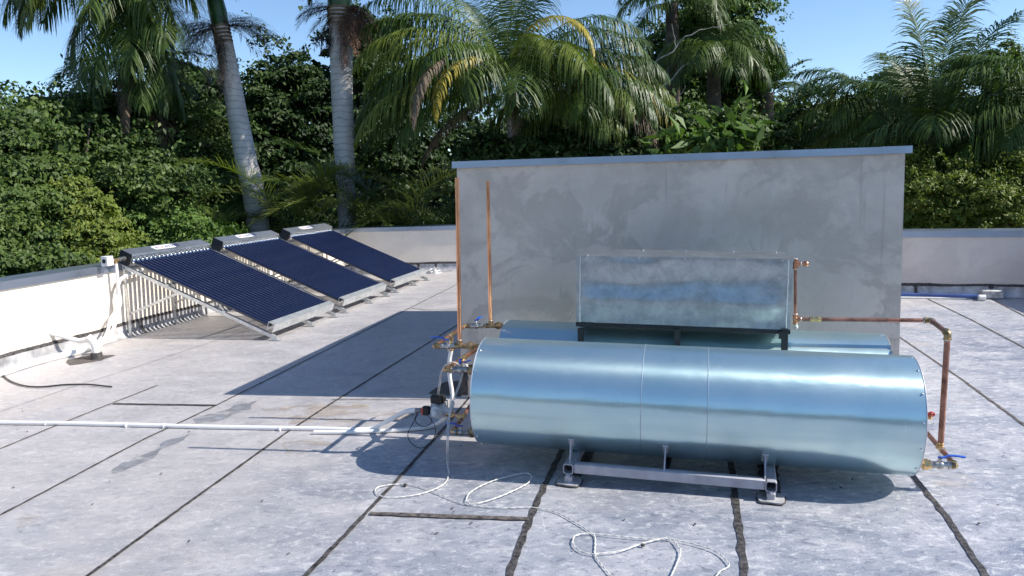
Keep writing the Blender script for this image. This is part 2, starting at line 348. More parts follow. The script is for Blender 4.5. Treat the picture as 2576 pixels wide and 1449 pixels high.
bw = bd.build('building_body', MT['paint'], smooth=False)
tag(bw, 'cream rendered building under the flat roof', 'building')
# ------------------------------------------------------------------ parapets
rng = random.Random(5)
def parapet(name, A, B, H, th, mat, label, ext0=0, ext1=0, jogs=(), tar=True):
    d_ = (B-A); Ln = np.linalg.norm(d_); d_ = d_/Ln; out = np.array([-d_[1], d_[0], 0])   # left of A->B is outside
    root = thing(name, (A+B)/2, label, 'wall')
    w_ = MB(); A2 = A-d_*ext0; B2 = B+d_*ext1
    w_.prism([A2-k*.30, B2-k*.30, B2+out*th-k*.30, A2+out*th-k*.30], [A2+k*(H-.06), B2+k*(H-.06), B2+out*th+k*(H-.06), A2+out*th+k*(H-.06)])
    w_.build('render', mat, root, smooth=False)
    # coping in lengths with small laps
    c_ = MB(); n = max(1, int(Ln/2.4)); o = .022
    for i in range(n):
        a = A2+(B2-A2)*i/n; b = A2+(B2-A2)*(i+1)/n; q = .0015*(i % 2)
        P = lambda p: [p-out*(o+q)+k*(H-.075), p-out*(o+q)+k*(H+q), p+out*(th+o)+k*(H+.012+q), p+out*(th+o)+k*(H-.075), p+out*(th+.002)+k*(H-.075), p+out*(th+.002)+k*(H-.058), p-out*.002+k*(H-.058), p-out*.002+k*(H-.075)]
        c_.prism(P(a), P(b))
    c_.build('coping', MT['cap'], root, smooth=False)
    if tar:
        f_ = MB(); n = int(Ln/.12); V = []; F = []; T = []; TF = []
        hN = lambda s: .145+.018*noise.noise(Vector((s*1.3, A[0], 3)))
        for i in range(n+1):
            s_ = Ln*i/n; p = A+d_*s_; h = hN(s_)
            V += [p-out*.060+k*.003, p-out*.030+k*.022, p-out*.008+k*.07, p-out*.005+k*h]
        for i in range(n):
            for j in range(3): F.append((i*4+j, i*4+4+j, i*4+5+j, i*4+1+j))
        f_.add(V, F); f_.build('flashing', MT['flash'], root)
        t_ = MB(); n2 = int(Ln/.03); V = []; F = []
        for i in range(n2+1):
            s_ = Ln*i/n2; p = A+d_*s_; h = hN(s_)
            up = .010+.012*(noise.noise(Vector((s_*2.1, 1, A[1])))+.4)+.010*abs(noise.noise(Vector((s_*17, 5, 0)))); dn = .014+.012*abs(noise.noise(Vector((s_*13, 9, 0))))
            V += [p-out*.0035+k*(h+max(.004, up)), p-out*.0105+k*h, p-out*.0115+k*(h-dn)]
        for i in range(n2):
            for j in range(2): F.append((i*3+j, i*3+3+j, i*3+4+j, i*3+1+j))
        t_.add(V, F)
        for s_ in jogs:                          # vertical tar joints of the flashing
            q = []; m_ = 7
            for i in range(m_+1):
                z = .14*(1-i/m_)+.006; wd = .014+.010*abs(noise.noise(Vector((s_, z*30, 2)))) + (.012 if i < 2 else 0)
                p = A+d_*s_-out*(.014+.055*(i/m_)**2.2); q += [p-d_*wd+k*z, p+d_*wd+k*z]
            t_.add(q, [(2*i, 2*i+1, 2*i+3, 2*i+2) for i in range(m_)])
        t_.build('tar_joint', MT['tar'], root)
    return root
def jog_at(A, B, px, py):
    P = G(px, py); d_ = (B-A)/np.linalg.norm(B-A); return float((P-A)@d_)
# walls run clockwise so that "left of travel" is the outside
parapet('parapet_wall', back0, c1, .80, .20, MT['paint'], 'long sunlit cream parapet wall on the left, behind the solar collectors', jogs=(jog_at(back0, c1, 368, 838), jog_at(back0, c1, 640, 760)))
parapet('parapet_wall', c1, c2, .80, .20, MT['paint'], 'short far cream parapet wall left of the grey plant room, behind the white plastic bag', ext0=.2, ext1=.1, jogs=(jog_at(c1, c2, 1095, 684), jog_at(c1, c2, 1052, 684)))
parapet('parapet_wall', c2, c3, .80, .20, MT['paintgrey'], 'return of the parapet hidden behind the plant room', tar=False)
parapet('parapet_wall', c3, c4, .80, .20, MT['paintgrey'], 'grey far parapet wall right of the plant room, above the blue pipe', ext0=.1, ext1=.1, jogs=(jog_at(c3, c4, 2303, 745), jog_at(c3, c4, 2492, 748)))
parapet('parapet_wall', c4, back1, .80, .20, MT['paintgrey'], 'parapet wall along the right side, casting the shadow at the right edge', ext0=-.0)
# ------------------------------------------------------------------ seams of the membrane
def strip(name, pts, wd, mat, z=.004, rag=.26, ext=(0, 0), step=.012, freq=13):
    P = [G(*p) if len(p) == 2 else np.asarray(p, float) for p in pts]
    if ext[0]: e = (P[0]-P[1]); P[0] = P[0]+e/np.linalg.norm(e)*ext[0]
    if ext[1]: e = (P[-1]-P[-2]); P[-1] = P[-1]+e/np.linalg.norm(e)*ext[1]
    Q = []
    for a, b in zip(P[:-1], P[1:]):
        n = max(1, int(np.linalg.norm(b-a)/step)); Q += [a+(b-a)*i/n for i in range(n)]
    Q.append(P[-1]); V = []; s_ = 0; w0, w1 = wd if hasattr(wd, '__len__') else (wd, wd)
    for i, p in enumerate(Q):
        t_ = Q[min(i+1, len(Q)-1)]-Q[max(i-1, 0)]; t_ /= np.linalg.norm(t_)+1e-9; nn = np.array([-t_[1], t_[0], 0]); s_ += step
        ww = w0+(w1-w0)*i/len(Q)
        a = ww*.5*(1+rag*2*noise.noise(Vector((s_*freq, pts[0][0]*.1, 1)))); b = ww*.5*(1+rag*2*noise.noise(Vector((s_*freq, pts[0][0]*.1, 7))))
        off = nn*.004*noise.noise(Vector((s_*1.5, pts[0][0], 4)))
        V += [p+off+nn*a+k*z, p+off-nn*b+k*z]
    m_ = MB(); m_.add(V, [(2*i, 2*i+1, 2*i+3, 2*i+2) for i in range(len(Q)-1)])
    return tag(m_.build(name, mat, smooth=False), kind='structure')
SE = [(-3.30, .012, 'tarold'), (-2.45, .014, 'tarold')]
strip('roof_seam', [(770, 1449), (880, 1335), (990, 1218), (1115, 1080), (1150, 1038)], (.032, .014), MT['tar'], ext=(2.2, .9))
strip('roof_seam', [(222, 1449), (420, 1305), (600, 1176), (730, 1083), (870, 992), (1010, 905)], (.022, .013), MT['tar'], ext=(2.2, 3.2))
strip('roof_seam', [(0, 1297), (190, 1197), (370, 1102), (545, 1020), (700, 942)], (.016, .010), MT['tar'], ext=(2.2, 7.5))
strip('roof_seam', [(0, 1130), (120, 1080), (260, 1024), (375, 978)], (.012, .014), MT['tarold'], ext=(2.2, .1))
strip('roof_seam', [(0, 1036), (180, 975), (330, 928), (480, 878)], .005, MT['tarold'], ext=(2, 7), rag=.2)
strip('roof_seam', [(1280, 1449), (1312, 1360), (1350, 1268), (1400, 1160)], (.034, .030), MT['tar'], ext=(2.2, 3.8))
strip('roof_seam', [(1872, 1449), (1862, 1350), (1848, 1240), (1838, 1160)], (.032, .034), MT['tar'], ext=(2.2, 4.8))
strip('roof_seam', [(2480, 1449), (2380, 1300), (2290, 1190)], (.028, .024), MT['tar'], ext=(2.2, 5.5))
strip('roof_seam', [(2576, 1070), (2420, 955), (2265, 850)], (.018, .014), MT['tarold'], ext=(2.2, 2.0))
strip('roof_seam', [(2576, 875), (2440, 803), (2312, 742)], (.018, .016), MT['tarold'], ext=(2.2, .1))
strip('roof_seam', [(2576, 795), (2490, 750)], (.018, .016), MT['tarold'], ext=(2.2, .1))
strip('roof_seam', [(930, 1294), (1040, 1298), (1180, 1303), (1332, 1308)], .036, MT['tarold'], z=.0065)
strip('roof_seam', [(285, 1017), (400, 1019), (545, 1021)], .026, MT['tar'], z=.0065)
strip('roof_seam', [(1035, 776), (1070, 780), (1160, 781)], .012, MT['tarold'], z=.0065, ext=(0, .3))
strip('roof_seam', [(835, 1006), (960, 1006), (1100, 1006)], .012, MT['tarold'], z=.0065)
strip('roof_seam', [(590, 832), (700, 812), (800, 776)], .010, MT['tarold'], z=.0065)
# dirt and wear on the deck
def patch(name, pts, mat, z=.003, amp=.03, kind='structure', freq=6):
    P = [G(*p) for p in pts]; n = len(P); Q = []
    for i in range(n):
        a, b = P[i], P[(i+1) % n]; m_ = max(2, int(np.linalg.norm(b-a)/.02)); Q += [a+(b-a)*j/m_ for j in range(m_)]
    Q2 = []
    for p in Q:
        Q2.append(p+np.array([noise.noise(Vector((p[0]*freq, p[1]*freq, 1))), noise.noise(Vector((p[0]*freq, p[1]*freq, 9))), 0])*amp*2+k*z)
    m_ = MB(); m_.add(Q2, [tuple(range(len(Q2)))]); return tag(m_.build(name, mat, smooth=False), kind=kind)
patch('dirt_stain', [(500, 1050), (560, 1030), (620, 1012), (640, 1008), (636, 1028), (590, 1042), (540, 1062), (500, 1066)], MT['wet'], .0030)
patch('dirt_stain', [(280, 1180), (350, 1150), (430, 1105), (490, 1088), (470, 1104), (400, 1143), (350, 1170), (300, 1190)], MT['wet'], .0030)
patch('mud_stain', [(640, 1040), (760, 1016), (900, 1018), (1000, 1030), (1030, 1045), (950, 1066), (820, 1060), (700, 1058)], MT['mud'], .0022, .06)
patch('mud_stain', [(735, 1110), (790, 1098), (850, 1108), (800, 1130), (745, 1150), (715, 1140)], MT['mud'], .0022, .05)
patch('mud_stain', [(55, 1305), (90, 1290), (105, 1305), (75, 1325), (45, 1330)], MT['mud'], .0022, .03)
patch('dirt_stain', [(165, 912), (200, 898), (240, 892), (290, 893), (262, 906), (225, 912), (185, 918)], MT['felt'], .0030, .03)
patch('felt_patch', [(1078, 992), (1120, 962), (1172, 958), (1172, 998)], MT['felt'], .0060, .008, freq=14)
# ------------------------------------------------------------------ plant room
FL = np.array([-.37, 5.43, 0]); fs = np.array([1, -.168, 0]); fs /= np.linalg.norm(fs)
nrm = np.array([fs[1], -fs[0], 0])               # towards the camera
def onfront(x, y, off=0): 
    d_ = ray(x, y); P0 = FL+nrm*off; return EYE+d_*(((P0-EYE)@nrm)/(d_@nrm))
TL = onfront(1149, 421); TR = onfront(2277, 384)
room = thing('plant_room', FL, 'grey cement rendered plant room with sloping zinc coping behind the tanks', 'building')
BL_ = np.array([TL[0]+.0, TL[1], -.2]); 
BR_ = onfront(2262, 890); tt = (BR_[2]+.2)/(TR[2]-BR_[2]); BR_ = BR_+(BR_-TR)*tt
tl = onfront(1161, 1000); BL_ = tl+(tl-TL)*((tl[2]+.2)/(TL[2]-tl[2]))
bv = v*3.70; side = lambda p: p+bv+k*.0
wb = MB(); 
wb.prism([BL_, BR_, side(BR_), side(BL_)], [TL, TR, side(TR), side(TL)])
wb.build('render', MT['cement'], room, smooth=False)
cp = MB(); cL = TL-fs*.028; cR = TR+fs*.034; ch = .040
def prof(p): 
    return [p+nrm*.028-k*.006, p+nrm*.028+k*ch, p-nrm*.0+bv+v*.03+k*(ch+.01), p+bv+v*.03-k*.006, p+bv+v*.004-k*.006, p+bv+v*.004+k*.012, p+nrm*.003+k*.012, p+nrm*.003-k*.006]
for i, (a, b) in enumerate(((0, .94), (.94, 1.0))):
    A_ = cL+(cR-cL)*a; B_ = cL+(cR-cL)*b; cp.prism([q+k*.002*i+nrm*.002*i for q in prof(A_)], [q+k*.002*i+nrm*.002*i for q in prof(B_)])
cp.build('coping', MT['cap'], room, smooth=False)
tb = MB(); q = []
for i in range(9):
    z = .02+.2*i/8; wd = .02+.012*noise.noise(Vector((i*.7, 1, 1))); e = TL-(TL-tl)*((TL[2]-z)/(TL[2]-tl[2])); q += [e+nrm*.004-fs*.004, e+nrm*.004+fs*(.03+wd)]
tb.add(q, [(2*i, 2*i+1, 2*i+3, 2*i+2) for i in range(8)]); tb.build('tar_corner', MT['tar'], room, smooth=False)
# ------------------------------------------------------------------ tanks
ITER = []
def cyl_uv(name, A, B, Rr, mat, parent, seg=128, rings=28, sag=0.0):
    ax = (B-A)/np.linalg.norm(B-A); a = np.cross(ax, [0, 0, 1.0]); a /= np.linalg.norm(a); b = np.cross(a, ax)
    V = []; UV = []; F = []
    for i in range(rings+1):
        c = A+(B-A)*i/rings
        for j in range(seg+1):
            t = 2*math.pi*j/seg; rr = Rr*(1+.0018*noise.noise(Vector((i*.35, math.cos(t)*2, math.sin(t)*2)))); V.append(c+rr*(math.cos(t)*a+math.sin(t)*b)); UV.append((j/seg, i/rings))
    m = seg+1
    for i in range(rings):
        for j in range(seg): F.append((i*m+j, i*m+j+1, (i+1)*m+j+1, (i+1)*m+j))
    V = np.array(V)-worigin(parent); me = bpy.data.meshes.new(name); me.from_pydata(V.tolist(), [], F); uvl = me.uv_layers.new(name='UVMap')
    li = np.zeros(len(me.loops), np.int32); me.loops.foreach_get('vertex_index', li); uvl.data.foreach_set('uv', np.array(UV, np.float32)[li].ravel())
    me.materials.append(mat); me.polygons.foreach_set('use_smooth', [True]*len(me.polygons)); me.update()
    return link(bpy.data.objects.new(name, me), parent)
def tank(A, B, Rr, label, seams, screws=14):
    A = np.array(A, float); B = np.array(B, float); ax = (B-A)/np.linalg.norm(B-A)
    root = thing('storage_tank', (A+B)/2-k*Rr, label, 'water tank', 'horizontal storage tanks')
    sh = cyl_uv('shell', A, B, Rr, MT['tank'], root)
    for P, s_ in ((A, -1), (B, 1)):
        e = MB(); e.lathe(P, ax*s_, [(-.012, Rr-.004), (-.003, Rr-.004), (-.003, Rr-.012), (-.008, Rr-.02), (-.008, 0)], 96)
        e.build('end_cap', MT['galv'], root)
        r = MB(); r.lathe(P, ax*s_, [(-.003, Rr+.0003), (.001, Rr+.0016), (.0025, Rr+.0006), (.0025, Rr-.003), (-.003, Rr-.003)], 128); r.build('rim', MT['rim'], root)
        a = np.cross(ax, k); a /= np.linalg.norm(a); b = np.cross(a, ax)
        for i in range(screws):
            sc_ = MB(); t = 2*math.pi*(i+.4)/screws; dd = math.cos(t)*a+math.sin(t)*b; sc_.lathe(P-ax*s_*.014+dd*(Rr+.0005), dd, [(0, .0055), (.003, .005), (.005, .002)], 8)
            sc_.build('screw', MT['chrome'], root)
    for f_ in seams:                              # raised lap of the cladding sheet
        P = A+(B-A)*f_; s_ = MB(); s_.lathe(P, ax, [(-.0016, Rr+.0004), (-.0008, Rr+.0012), (.0008, Rr+.0012), (.0016, Rr+.0004)], 128)
        o = s_.build('sheet_lap', MT['lap'], root)
    return root, ax
RT = .293
A1 = np.array([-.167, 4.183, .397]); B1 = np.array([1.944, 3.668, .350])
T1, AXT = tank(A1, B1, RT, 'front horizontal brushed metal tank, nearest the camera', (.405, .553))
pe = np.array([-AXT[1], AXT[0], 0]); pe /= np.linalg.norm(pe)    # away from the camera
A2 = np.array([-.046, 4.83, .377]); B2 = A2+(B1-A1)/np.linalg.norm(B1-A1)*2.22
T2, _ = tank(A2, B2, RT, 'rear horizontal brushed metal tank half hidden under the galvanised box', ())
# cradle under both tanks
stand = thing('tank_stand', G(1425, 1205), 'grey steel cradle with open square tube ends under the front tank', 'stand')
fb = MB(); LB = Yp(1432, 1180, 3.80); 
BA = np.array([*Yp(1445, 1180, 3.795)[:2], .082]); BB = Yp(1925, 1217, 3.53); BB = np.array([BB[0], BB[1], .074])
bx = (BB-BA)/np.linalg.norm(BB-BA); by = np.array([-bx[1], bx[0], 0]); by /= np.linalg.norm(by); bz = np.cross(bx, by)
fb.box((BA+BB)/2, np.linalg.norm(BB-BA)/2, .022, .026, bx, by, bz, .004); fb.build('front_bar', MT['frame'], stand)
fb = MB(); o = (BA+BB)/2+by*1.02; fb.box(o, np.linalg.norm(BB-BA)/2, .022, .026, bx, by, bz, .004); fb.build('rear_bar', MT['frame'], stand)
for P, s_ in ((BA, -1), (BB, 1)):
    c = P+bx*s_*.026; t_ = .004; h_ = .026
    a0 = c-by*.036; a1 = c+by*1.08
    tu = MB()
    def sq(p, r): return [p+bx*r*cx+bz*r*cz for cx, cz in ((-.7, -1), (.7, -1), (1, -.7), (1, .7), (.7, 1), (-.7, 1), (-1, .7), (-1, -.7))]
    n8 = 8; V = sq(a0, h_)+sq(a1, h_)+sq(a0, h_-t_)+sq(a1, h_-t_)
    F = [(i, (i+1) % 8, 8+(i+1) % 8, 8+i) for i in range(8)]+[(16+(i+1) % 8, 16+i, 24+i, 24+(i+1) % 8) for i in range(8)]+[((i+1) % 8, i, 16+i, 16+(i+1) % 8) for i in range(8)]
    tu.add(V, F); tu.build('cross_tube', MT['frame'], stand)
    bo = MB(); bo.lathe(c-by*.036-bz*.034, -by, [(0, .012), (.008, .012), (.008, .007), (.016, .006)], 6); bo.build('bolt', MT['frame'], stand)
    for yo in (-.02, .5, 1.03): ft = MB(); ft.box(c+by*yo-k*(c[2]-.024), .020, .022, .021, bx, by, bz, .004); ft.build('foot', MT['frame'], stand)
    pad = MB(); cc = c*np.array([1, 1, 0]); n_ = 40; ring = []
    for i in range(n_):
        t = 2*math.pi*i/n_; r = 1+.16*noise.noise(Vector((math.cos(t)*2, math.sin(t)*2, s_*3.0))); ring.append(cc-by*.01+bx*.062*r*np.sign(math.cos(t))*abs(math.cos(t))**.6+by*.062*r*np.sign(math.sin(t))*abs(math.sin(t))**.6)
    pad.prism([p+k*.0045 for p in ring], [p+k*.013 for p in ring]); pd = pad.build('sealed_pad', MT['flash'], stand)
    pr2 = MB(); pr2.prism([cc+(p-cc)*1.10+k*.0044 for p in ring], [cc+(p-cc)*1.09+k*.008 for p in ring]); pr2.build('tar_edge', MT['tar'], stand)
    # tar bed under the cross tube
    st = MB(); V = []
    for i in range(40):
        p = cc+by*(.06+1.05*i/39); wd = .05+.012*noise.noise(Vector((i*.5, s_, 2))); V += [p-bx*wd+k*.0085, p+bx*wd+k*.0085]
    st.add(V, [(2*i+1, 2*i, 2*i+2, 2*i+3) for i in range(39)]); st.build('tar_bed', MT['tar'], stand, smooth=False)
def shell_pt(A, B, Rr, f_, deg):                 # point on the tank skin; deg measured from straight down towards the camera
    P = A+(B-A)*f_; t = R_(deg); return P-pe*Rr*math.sin(t)-k*Rr*math.cos(t)
for px in (1437, 1670, 1929):
    want = {1437: 1110, 1670: 1129, 1929: 1148}[px]; bst = 1e9
    for fi in range(5, 95):
        for dg_ in range(4, 70, 2):
            P = shell_pt(A1, B1, RT, fi/100, dg_); Q = P-EYE; ex = abs(1288+FPX*(Q@Rv)/(Q@Fv)-px)+abs(724.5-FPX*(Q@Uv)/(Q@Fv)-want)
            if ex < bst: bst = ex; f_ = fi/100; deg_ = dg_
    P = shell_pt(A1, B1, RT, f_, deg_); nn = (P-(A1+(B1-A1)*f_)); nn /= np.linalg.norm(nn); tn = np.cross(AXT, nn)
    q_ = MB(); q_.box(P+nn*.004-tn*0, .014, .032, .0035, AXT, tn, nn); q_.build('saddle_plate', MT['frame'], stand)
    lo = P*1.0; base = BA+bx*((P-BA)@bx); base = base+k*.026+by*.004
    wb_ = MB(); wb_.prism([base-bx*.0035-by*.018, base+bx*.0035-by*.018, base+bx*.0035+by*.02, base-bx*.0035+by*.02], [P+nn*.007-bx*.0035-tn*.024, P+nn*.007+bx*.0035-tn*.024, P+nn*.007+bx*.0035+tn*.02, P+nn*.007-bx*.0035+tn*.02])
    wb_.build('gusset', MT['frame'], stand, smooth=False)
    fl = MB(); m0 = BA+bx*((P-BA)@bx)+by*.51; fl.box(m0-k*.01, .014, .50, .014, bx, by, bz); fl.build('saddle_beam', MT['black'], stand)
# ------------------------------------------------------------------ galvanised box on black stand over the rear tank
YB = 4.50
bl = Yp(1449.5, 809, YB); ysl = -.243
def ff(x, y, off=0):                              # point on the front face plane of the box
    n_ = np.array([-ysl, 1.0, 0]); n_ /= np.linalg.norm(n_); P0 = np.array([bl[0], YB, 0])+n_*off; d_ = ray(x, y); return EYE+d_*(((P0-EYE)@n_)/(d_@n_))
q0, q1, q2, q3 = ff(1449.5, 809), ff(1987, 831), ff(1995, 654), ff(1451, 645)
bn = np.array([-ysl, 1.0, 0]); bn /= np.linalg.norm(bn)
box_ = thing('cistern_box', q0, 'dented galvanised sheet metal box on a black stand above the rear tank', 'cistern')
# dented front as a grid, other faces plain
def grid_face(a, b, c, d_, nx, ny, amp, sgn):
    V = []; F = []
    for j in range(ny+1):
        for i in range(nx+1):
            s_, t_ = i/nx, j/ny; p = (a*(1-s_)+b*s_)*(1-t_)+(d_*(1-s_)+c*s_)*t_
            e = min(1, 12*min(s_, 1-s_, t_, 1-t_)); 
            h = .9*math.exp(-((t_-.62-.10*s_)/.16)**2)*.012 - .010*math.exp(-((t_-.33)/.13)**2) + .008*noise.noise(Vector((s_*3.5, t_*1.6, 2.2)))+.003*noise.noise(Vector((s_*11, t_*5, 4)))
            h += .006*math.exp(-((s_-.45)/.05)**2-((t_-.86)/.10)**2)
            V.append(p+sgn*bn*amp*e*h)
    m = nx+1
    for j in range(ny):
        for i in range(nx): F.append((j*m+i, j*m+i+1, (j+1)*m+i+1, (j+1)*m+i))
    return V, F
bd_ = .44*bn; fbx = MB(); V, F = grid_face(q0, q1, q2, q3, 60, 26, 1.0, 1); fbx.add(V, F)
fbx.add([q0, q1, q2, q3, q0+bd_, q1+bd_, q2+bd_-k*.0, q3+bd_-k*.0], [(0, 3, 7, 4), (1, 5, 6, 2), (4, 7, 6, 5), (0, 4, 5, 1)])
fbx.build('sheet_body', MT['galv'], box_, angle=50)
lid = MB(); bxd = (q2-q3)/np.linalg.norm(q2-q3)
lid.prism([q3-bn*.004-bxd*.004-k*.010, q2-bn*.004+bxd*.004-k*.010, q2+bd_+bn*.004+bxd*.004-k*.010, q3+bd_+bn*.004-bxd*.004-k*.010],
          [q3-bn*.004-bxd*.004+k*.004, q2-bn*.004+bxd*.004+k*.004, q2+bd_+bn*.004+bxd*.004+k*.004, q3+bd_+bn*.004-bxd*.004+k*.004])
lid.build('lid', MT['galv'], box_, smooth=False)
for (a, b, s_) in ((q0, q3, 1), (q1, q2, -1)):
    e = MB(); e.tube([a+bxd*.022*s_-bn*.003+(b-a)*i/14+bxd*.0012*math.sin(i*2.1) for i in range(15)], .0032, 6); e.build('folded_edge', MT['galv2'], box_)
for f_ in (.05, .30, .515, .75, .955):
    P = q3+(q2-q3)*f_
    sc_ = MB(); sc_.lathe(P-bn*.006-k*.004, -bn, [(0, .005), (.004, .004)], 8); sc_.build('screw', MT['rim'], box_)
    sc_ = MB(); sc_.lathe(P+bd_*.8*(f_ > .2)+bn*.02+k*.005, k, [(0, .005), (.006, .004)], 8); sc_.build('screw', MT['rim'], box_)
bs = thing('box_stand', q0*np.array([1, 1, 0]), 'black steel stand straddling the rear tank, carrying the galvanised box', 'stand')
for off in (.002, .44):
    e = MB(); a = q0-k*.0125+bn*off; b = q1-k*.0125+bn*off; e.box((a+b)/2, np.linalg.norm(b-a)/2+.002, .008, .0115, bxd, bn, np.cross(bxd, bn)); e.build('top_bar', MT['black'], bs, smooth=False)
for X in (1461, 1704, 1974):
    P = ff(X, 820); 
    for off in (-.006, .455):
        l_ = MB(); c = P+bn*off; topz = c[2]-.010; l_.box(np.array([c[0], c[1], topz/2]), .017, .012 if off < 0 else .015, topz/2-.004, bxd, bn, k); l_.build('leg', MT['black'], bs, smooth=False)
    l_ = MB(); l_.box(P+bn*.22-k*.002, .012, .20, .008, bxd, bn, k); l_.build('cross_member', MT['black'], bs, smooth=False)
P = ff(1974, 842); l_ = MB(); l_.box(P-bn*.020-bxd*.012, .022, .003, .020, bxd, bn, k); l_.build('corner_plate', MT['black'], bs, smooth=False)
# ------------------------------------------------------------------ copper pipework
def pipe(parent, pts, r=.011, mat='copper', name='pipe', fil=.02, seg=14):
    m_ = MB(); m_.tube(filletpath(pts, fil) if len(pts) > 2 else pts, r, seg); return m_.build(name, MT[mat], parent)
def elbow(parent, P, d0, d1, r=.0145, mat='brass', ln=.034):
    P = np.asarray(P); d0 = d0/np.linalg.norm(d0); d1 = d1/np.linalg.norm(d1); m_ = MB(); m_.tube(filletpath([P+d0*ln, P, P+d1*ln], .022, 8), r, 16)
    for dd in (d0, d1): m_.lathe(P+dd*(ln-.009), dd, [(0, r), (.001, r+.002), (.009, r+.002), (.010, r-.001)], 16)
    o = m_.build('elbow', MT[mat], parent)
    s_ = MB()
    for dd in (d0, d1): s_.lathe(P+dd*(ln+.001), dd, [(0, r-.001), (.003, r-.0012), (.004, .011)], 14)
    s_.build('solder_ring', MT['solder'], o); return o
def tee(parent, P, d0, d1, r=.0145, mat='brass', ln=.032):
    P = np.asarray(P); d0 = d0/np.linalg.norm(d0); d1 = d1/np.linalg.norm(d1); m_ = MB(); m_.tube([P-d0*ln, P+d0*ln], r, 16); m_.tube([P, P+d1*ln], r, 16)
    for dd in (d0, -d0, d1): m_.lathe(P+dd*(ln-.008), dd, [(0, r), (.001, r+.002), (.009, r+.002), (.010, r-.001)], 16)
    o = m_.build('tee', MT[mat], parent); s_ = MB()
    for dd in (d0, -d0, d1): s_.lathe(P+dd*(ln+.002), dd, [(0, r-.001), (.003, r-.0012), (.004, .011)], 14)
    s_.build('solder_ring', MT['solder'], o); return o
def union(parent, P, d0, r=.020, mat='brass', ln=.05):
    d0 = d0/np.linalg.norm(d0); m_ = MB(); m_.lathe(P-d0*ln/2, d0, [(0, r*.72), (ln*.28, r*.74), (ln*.29, r*.9)], 12)
    m_.lathe(P-d0*ln*.21, d0, [(0, r*1.12), (.002, r*1.3), (ln*.42, r*1.3), (ln*.44, r*1.12)], 8); m_.lathe(P+d0*ln*.24, d0, [(0, r), (ln*.26, r), (ln*.27, r*.8)], 16)
    return m_.build('union_nut', MT[mat], parent, angle=25)
def valve(parent, P, d0, hd, up=k, r=.0165, hl=.10, ln=.085, body='nickel'):
    d0 = d0/np.linalg.norm(d0); hd = np.asarray(hd, float)/np.linalg.norm(hd); m_ = MB()
    m_.lathe(P-d0*ln/2, d0, [(0, r*.85), (.003, r*1.05), (.016, r*1.05), (.017, r*.88), (ln*.34, r*.9), (ln*.42, r*1.18), (ln*.58, r*1.18), (ln*.66, r*.9), (ln-.017, r*.88), (ln-.016, r*1.05), (ln-.003, r*1.05), (ln, r*.85)], 16)
    m_.lathe(P+up*r*.9, up, [(0, .008), (.012, .0075), (.013, .010), (.018, .010), (.019, .005), (.028, .005)], 10)
    o = m_.build('ball_valve', MT[body], parent)
    h_ = MB(); B_ = P+up*(r+.021); sd = np.cross(up, hd); sd /= np.linalg.norm(sd); 
    pr_ = [(-.010, .0, .008), (.018, .0, .008), (.034, .010, .0075), (hl*.6, .012, .0085), (hl, .008, .009), (hl+.004, .008, .005)]
    V = []
    for (s_, z_, w_) in pr_: c = B_+hd*s_+up*z_; V += [c-sd*w_-up*.0028, c+sd*w_-up*.0028, c+sd*w_+up*.0028, c-sd*w_+up*.0028]
    F = [(0, 1, 2, 3)[::-1], tuple(20+i for i in range(4))]+[(4*i+j, 4*i+(j+1) % 4, 4*i+4+(j+1) % 4, 4*i+4+j) for i in range(5) for j in range(4)]
    h_.add(V, F); h_.build('lever', MT['blue'], o); return o
ax = AXT*np.array([1, 1, 0]); ax /= np.linalg.norm(ax)
# upper loop: front tank -> rear tank with the two tall open vent pipes
up_ = thing('copper_pipework', Yp(1157, 868, 4.24), 'upper left copper pipe loop with two tall open vent pipes joining both tanks', 'pipework')
yA = 4.24
pA = Yp(1240, 869, yA-.02); pE = Yp(1093, 866, yA); pE[2] = pA[2]; pA = np.array([*pA[:2], pE[2]]); axl = (pA-pE)/np.linalg.norm(pA-pE)
pf = G(1168, 820, pE[2]); dv = (pf-pE)/np.linalg.norm(pf-pE)
pG = Yp(1268, 820, pf[1]-.025); pG[2] = pf[2]; ax2 = (pG-pf)/np.linalg.norm(pG-pf)
def alongx(a, b, px):                             # point of segment a-b seen at picture column px
    best = min((abs((lambda Q: 1288+FPX*(Q@Rv)/(Q@Fv))(a+(b-a)*t/200-EYE)-px), t) for t in range(201)); return a+(b-a)*best[1]/200
pipe(up_, [pE, pA+axl*.03], .0105, 'brass'); pipe(up_, [pE, pf], .0125, 'copper', seg=18); pipe(up_, [pf, pG+ax2*.06], .0105, 'brass')
elbow(up_, pE, axl, dv); elbow(up_, pf, -dv, ax2); 
v1_ = alongx(pE, pA, 1128); valve(up_, v1_-axl*.005, axl, -ax+v*.15)
union(up_, alongx(pE, pA, 1181), axl, .019); tA = alongx(pE, pA, 1157); tee(up_, tA, axl, k)
pt = Yp(1150, 447, 4.26); tV = np.array([*tA[:2], 0]); pipe(up_, [tA+k*.02, np.array([tA[0]+.0, tA[1], 0])*0+np.array([Yp(1150, 447, tA[1])[0], tA[1], Yp(1150, 447, tA[1])[2]])], .0115, 'copper', 'vent_pipe', seg=18)
valve(up_, alongx(pf, pG, 1198), ax2, v+u*.3, hl=.07); union(up_, alongx(pf, pG, 1253), ax2, .019); tB = alongx(pf, pG, 1235); tee(up_, tB, ax2, k)
Q = Yp(1227, 455, tB[1]); pipe(up_, [tB+k*.02, Q], .0115, 'copper', 'vent_pipe', seg=18)
tC = alongx(pE, pf, 1134); tee(up_, tC, dv, -k); m_ = MB(); m_.lathe(tC-k*.035, -k, [(0, .012), (.02, .012), (.021, .016), (.04, .016), (.041, .013), (.06, .013)], 12); m_.build('adapter', MT['brassnew'], up_)
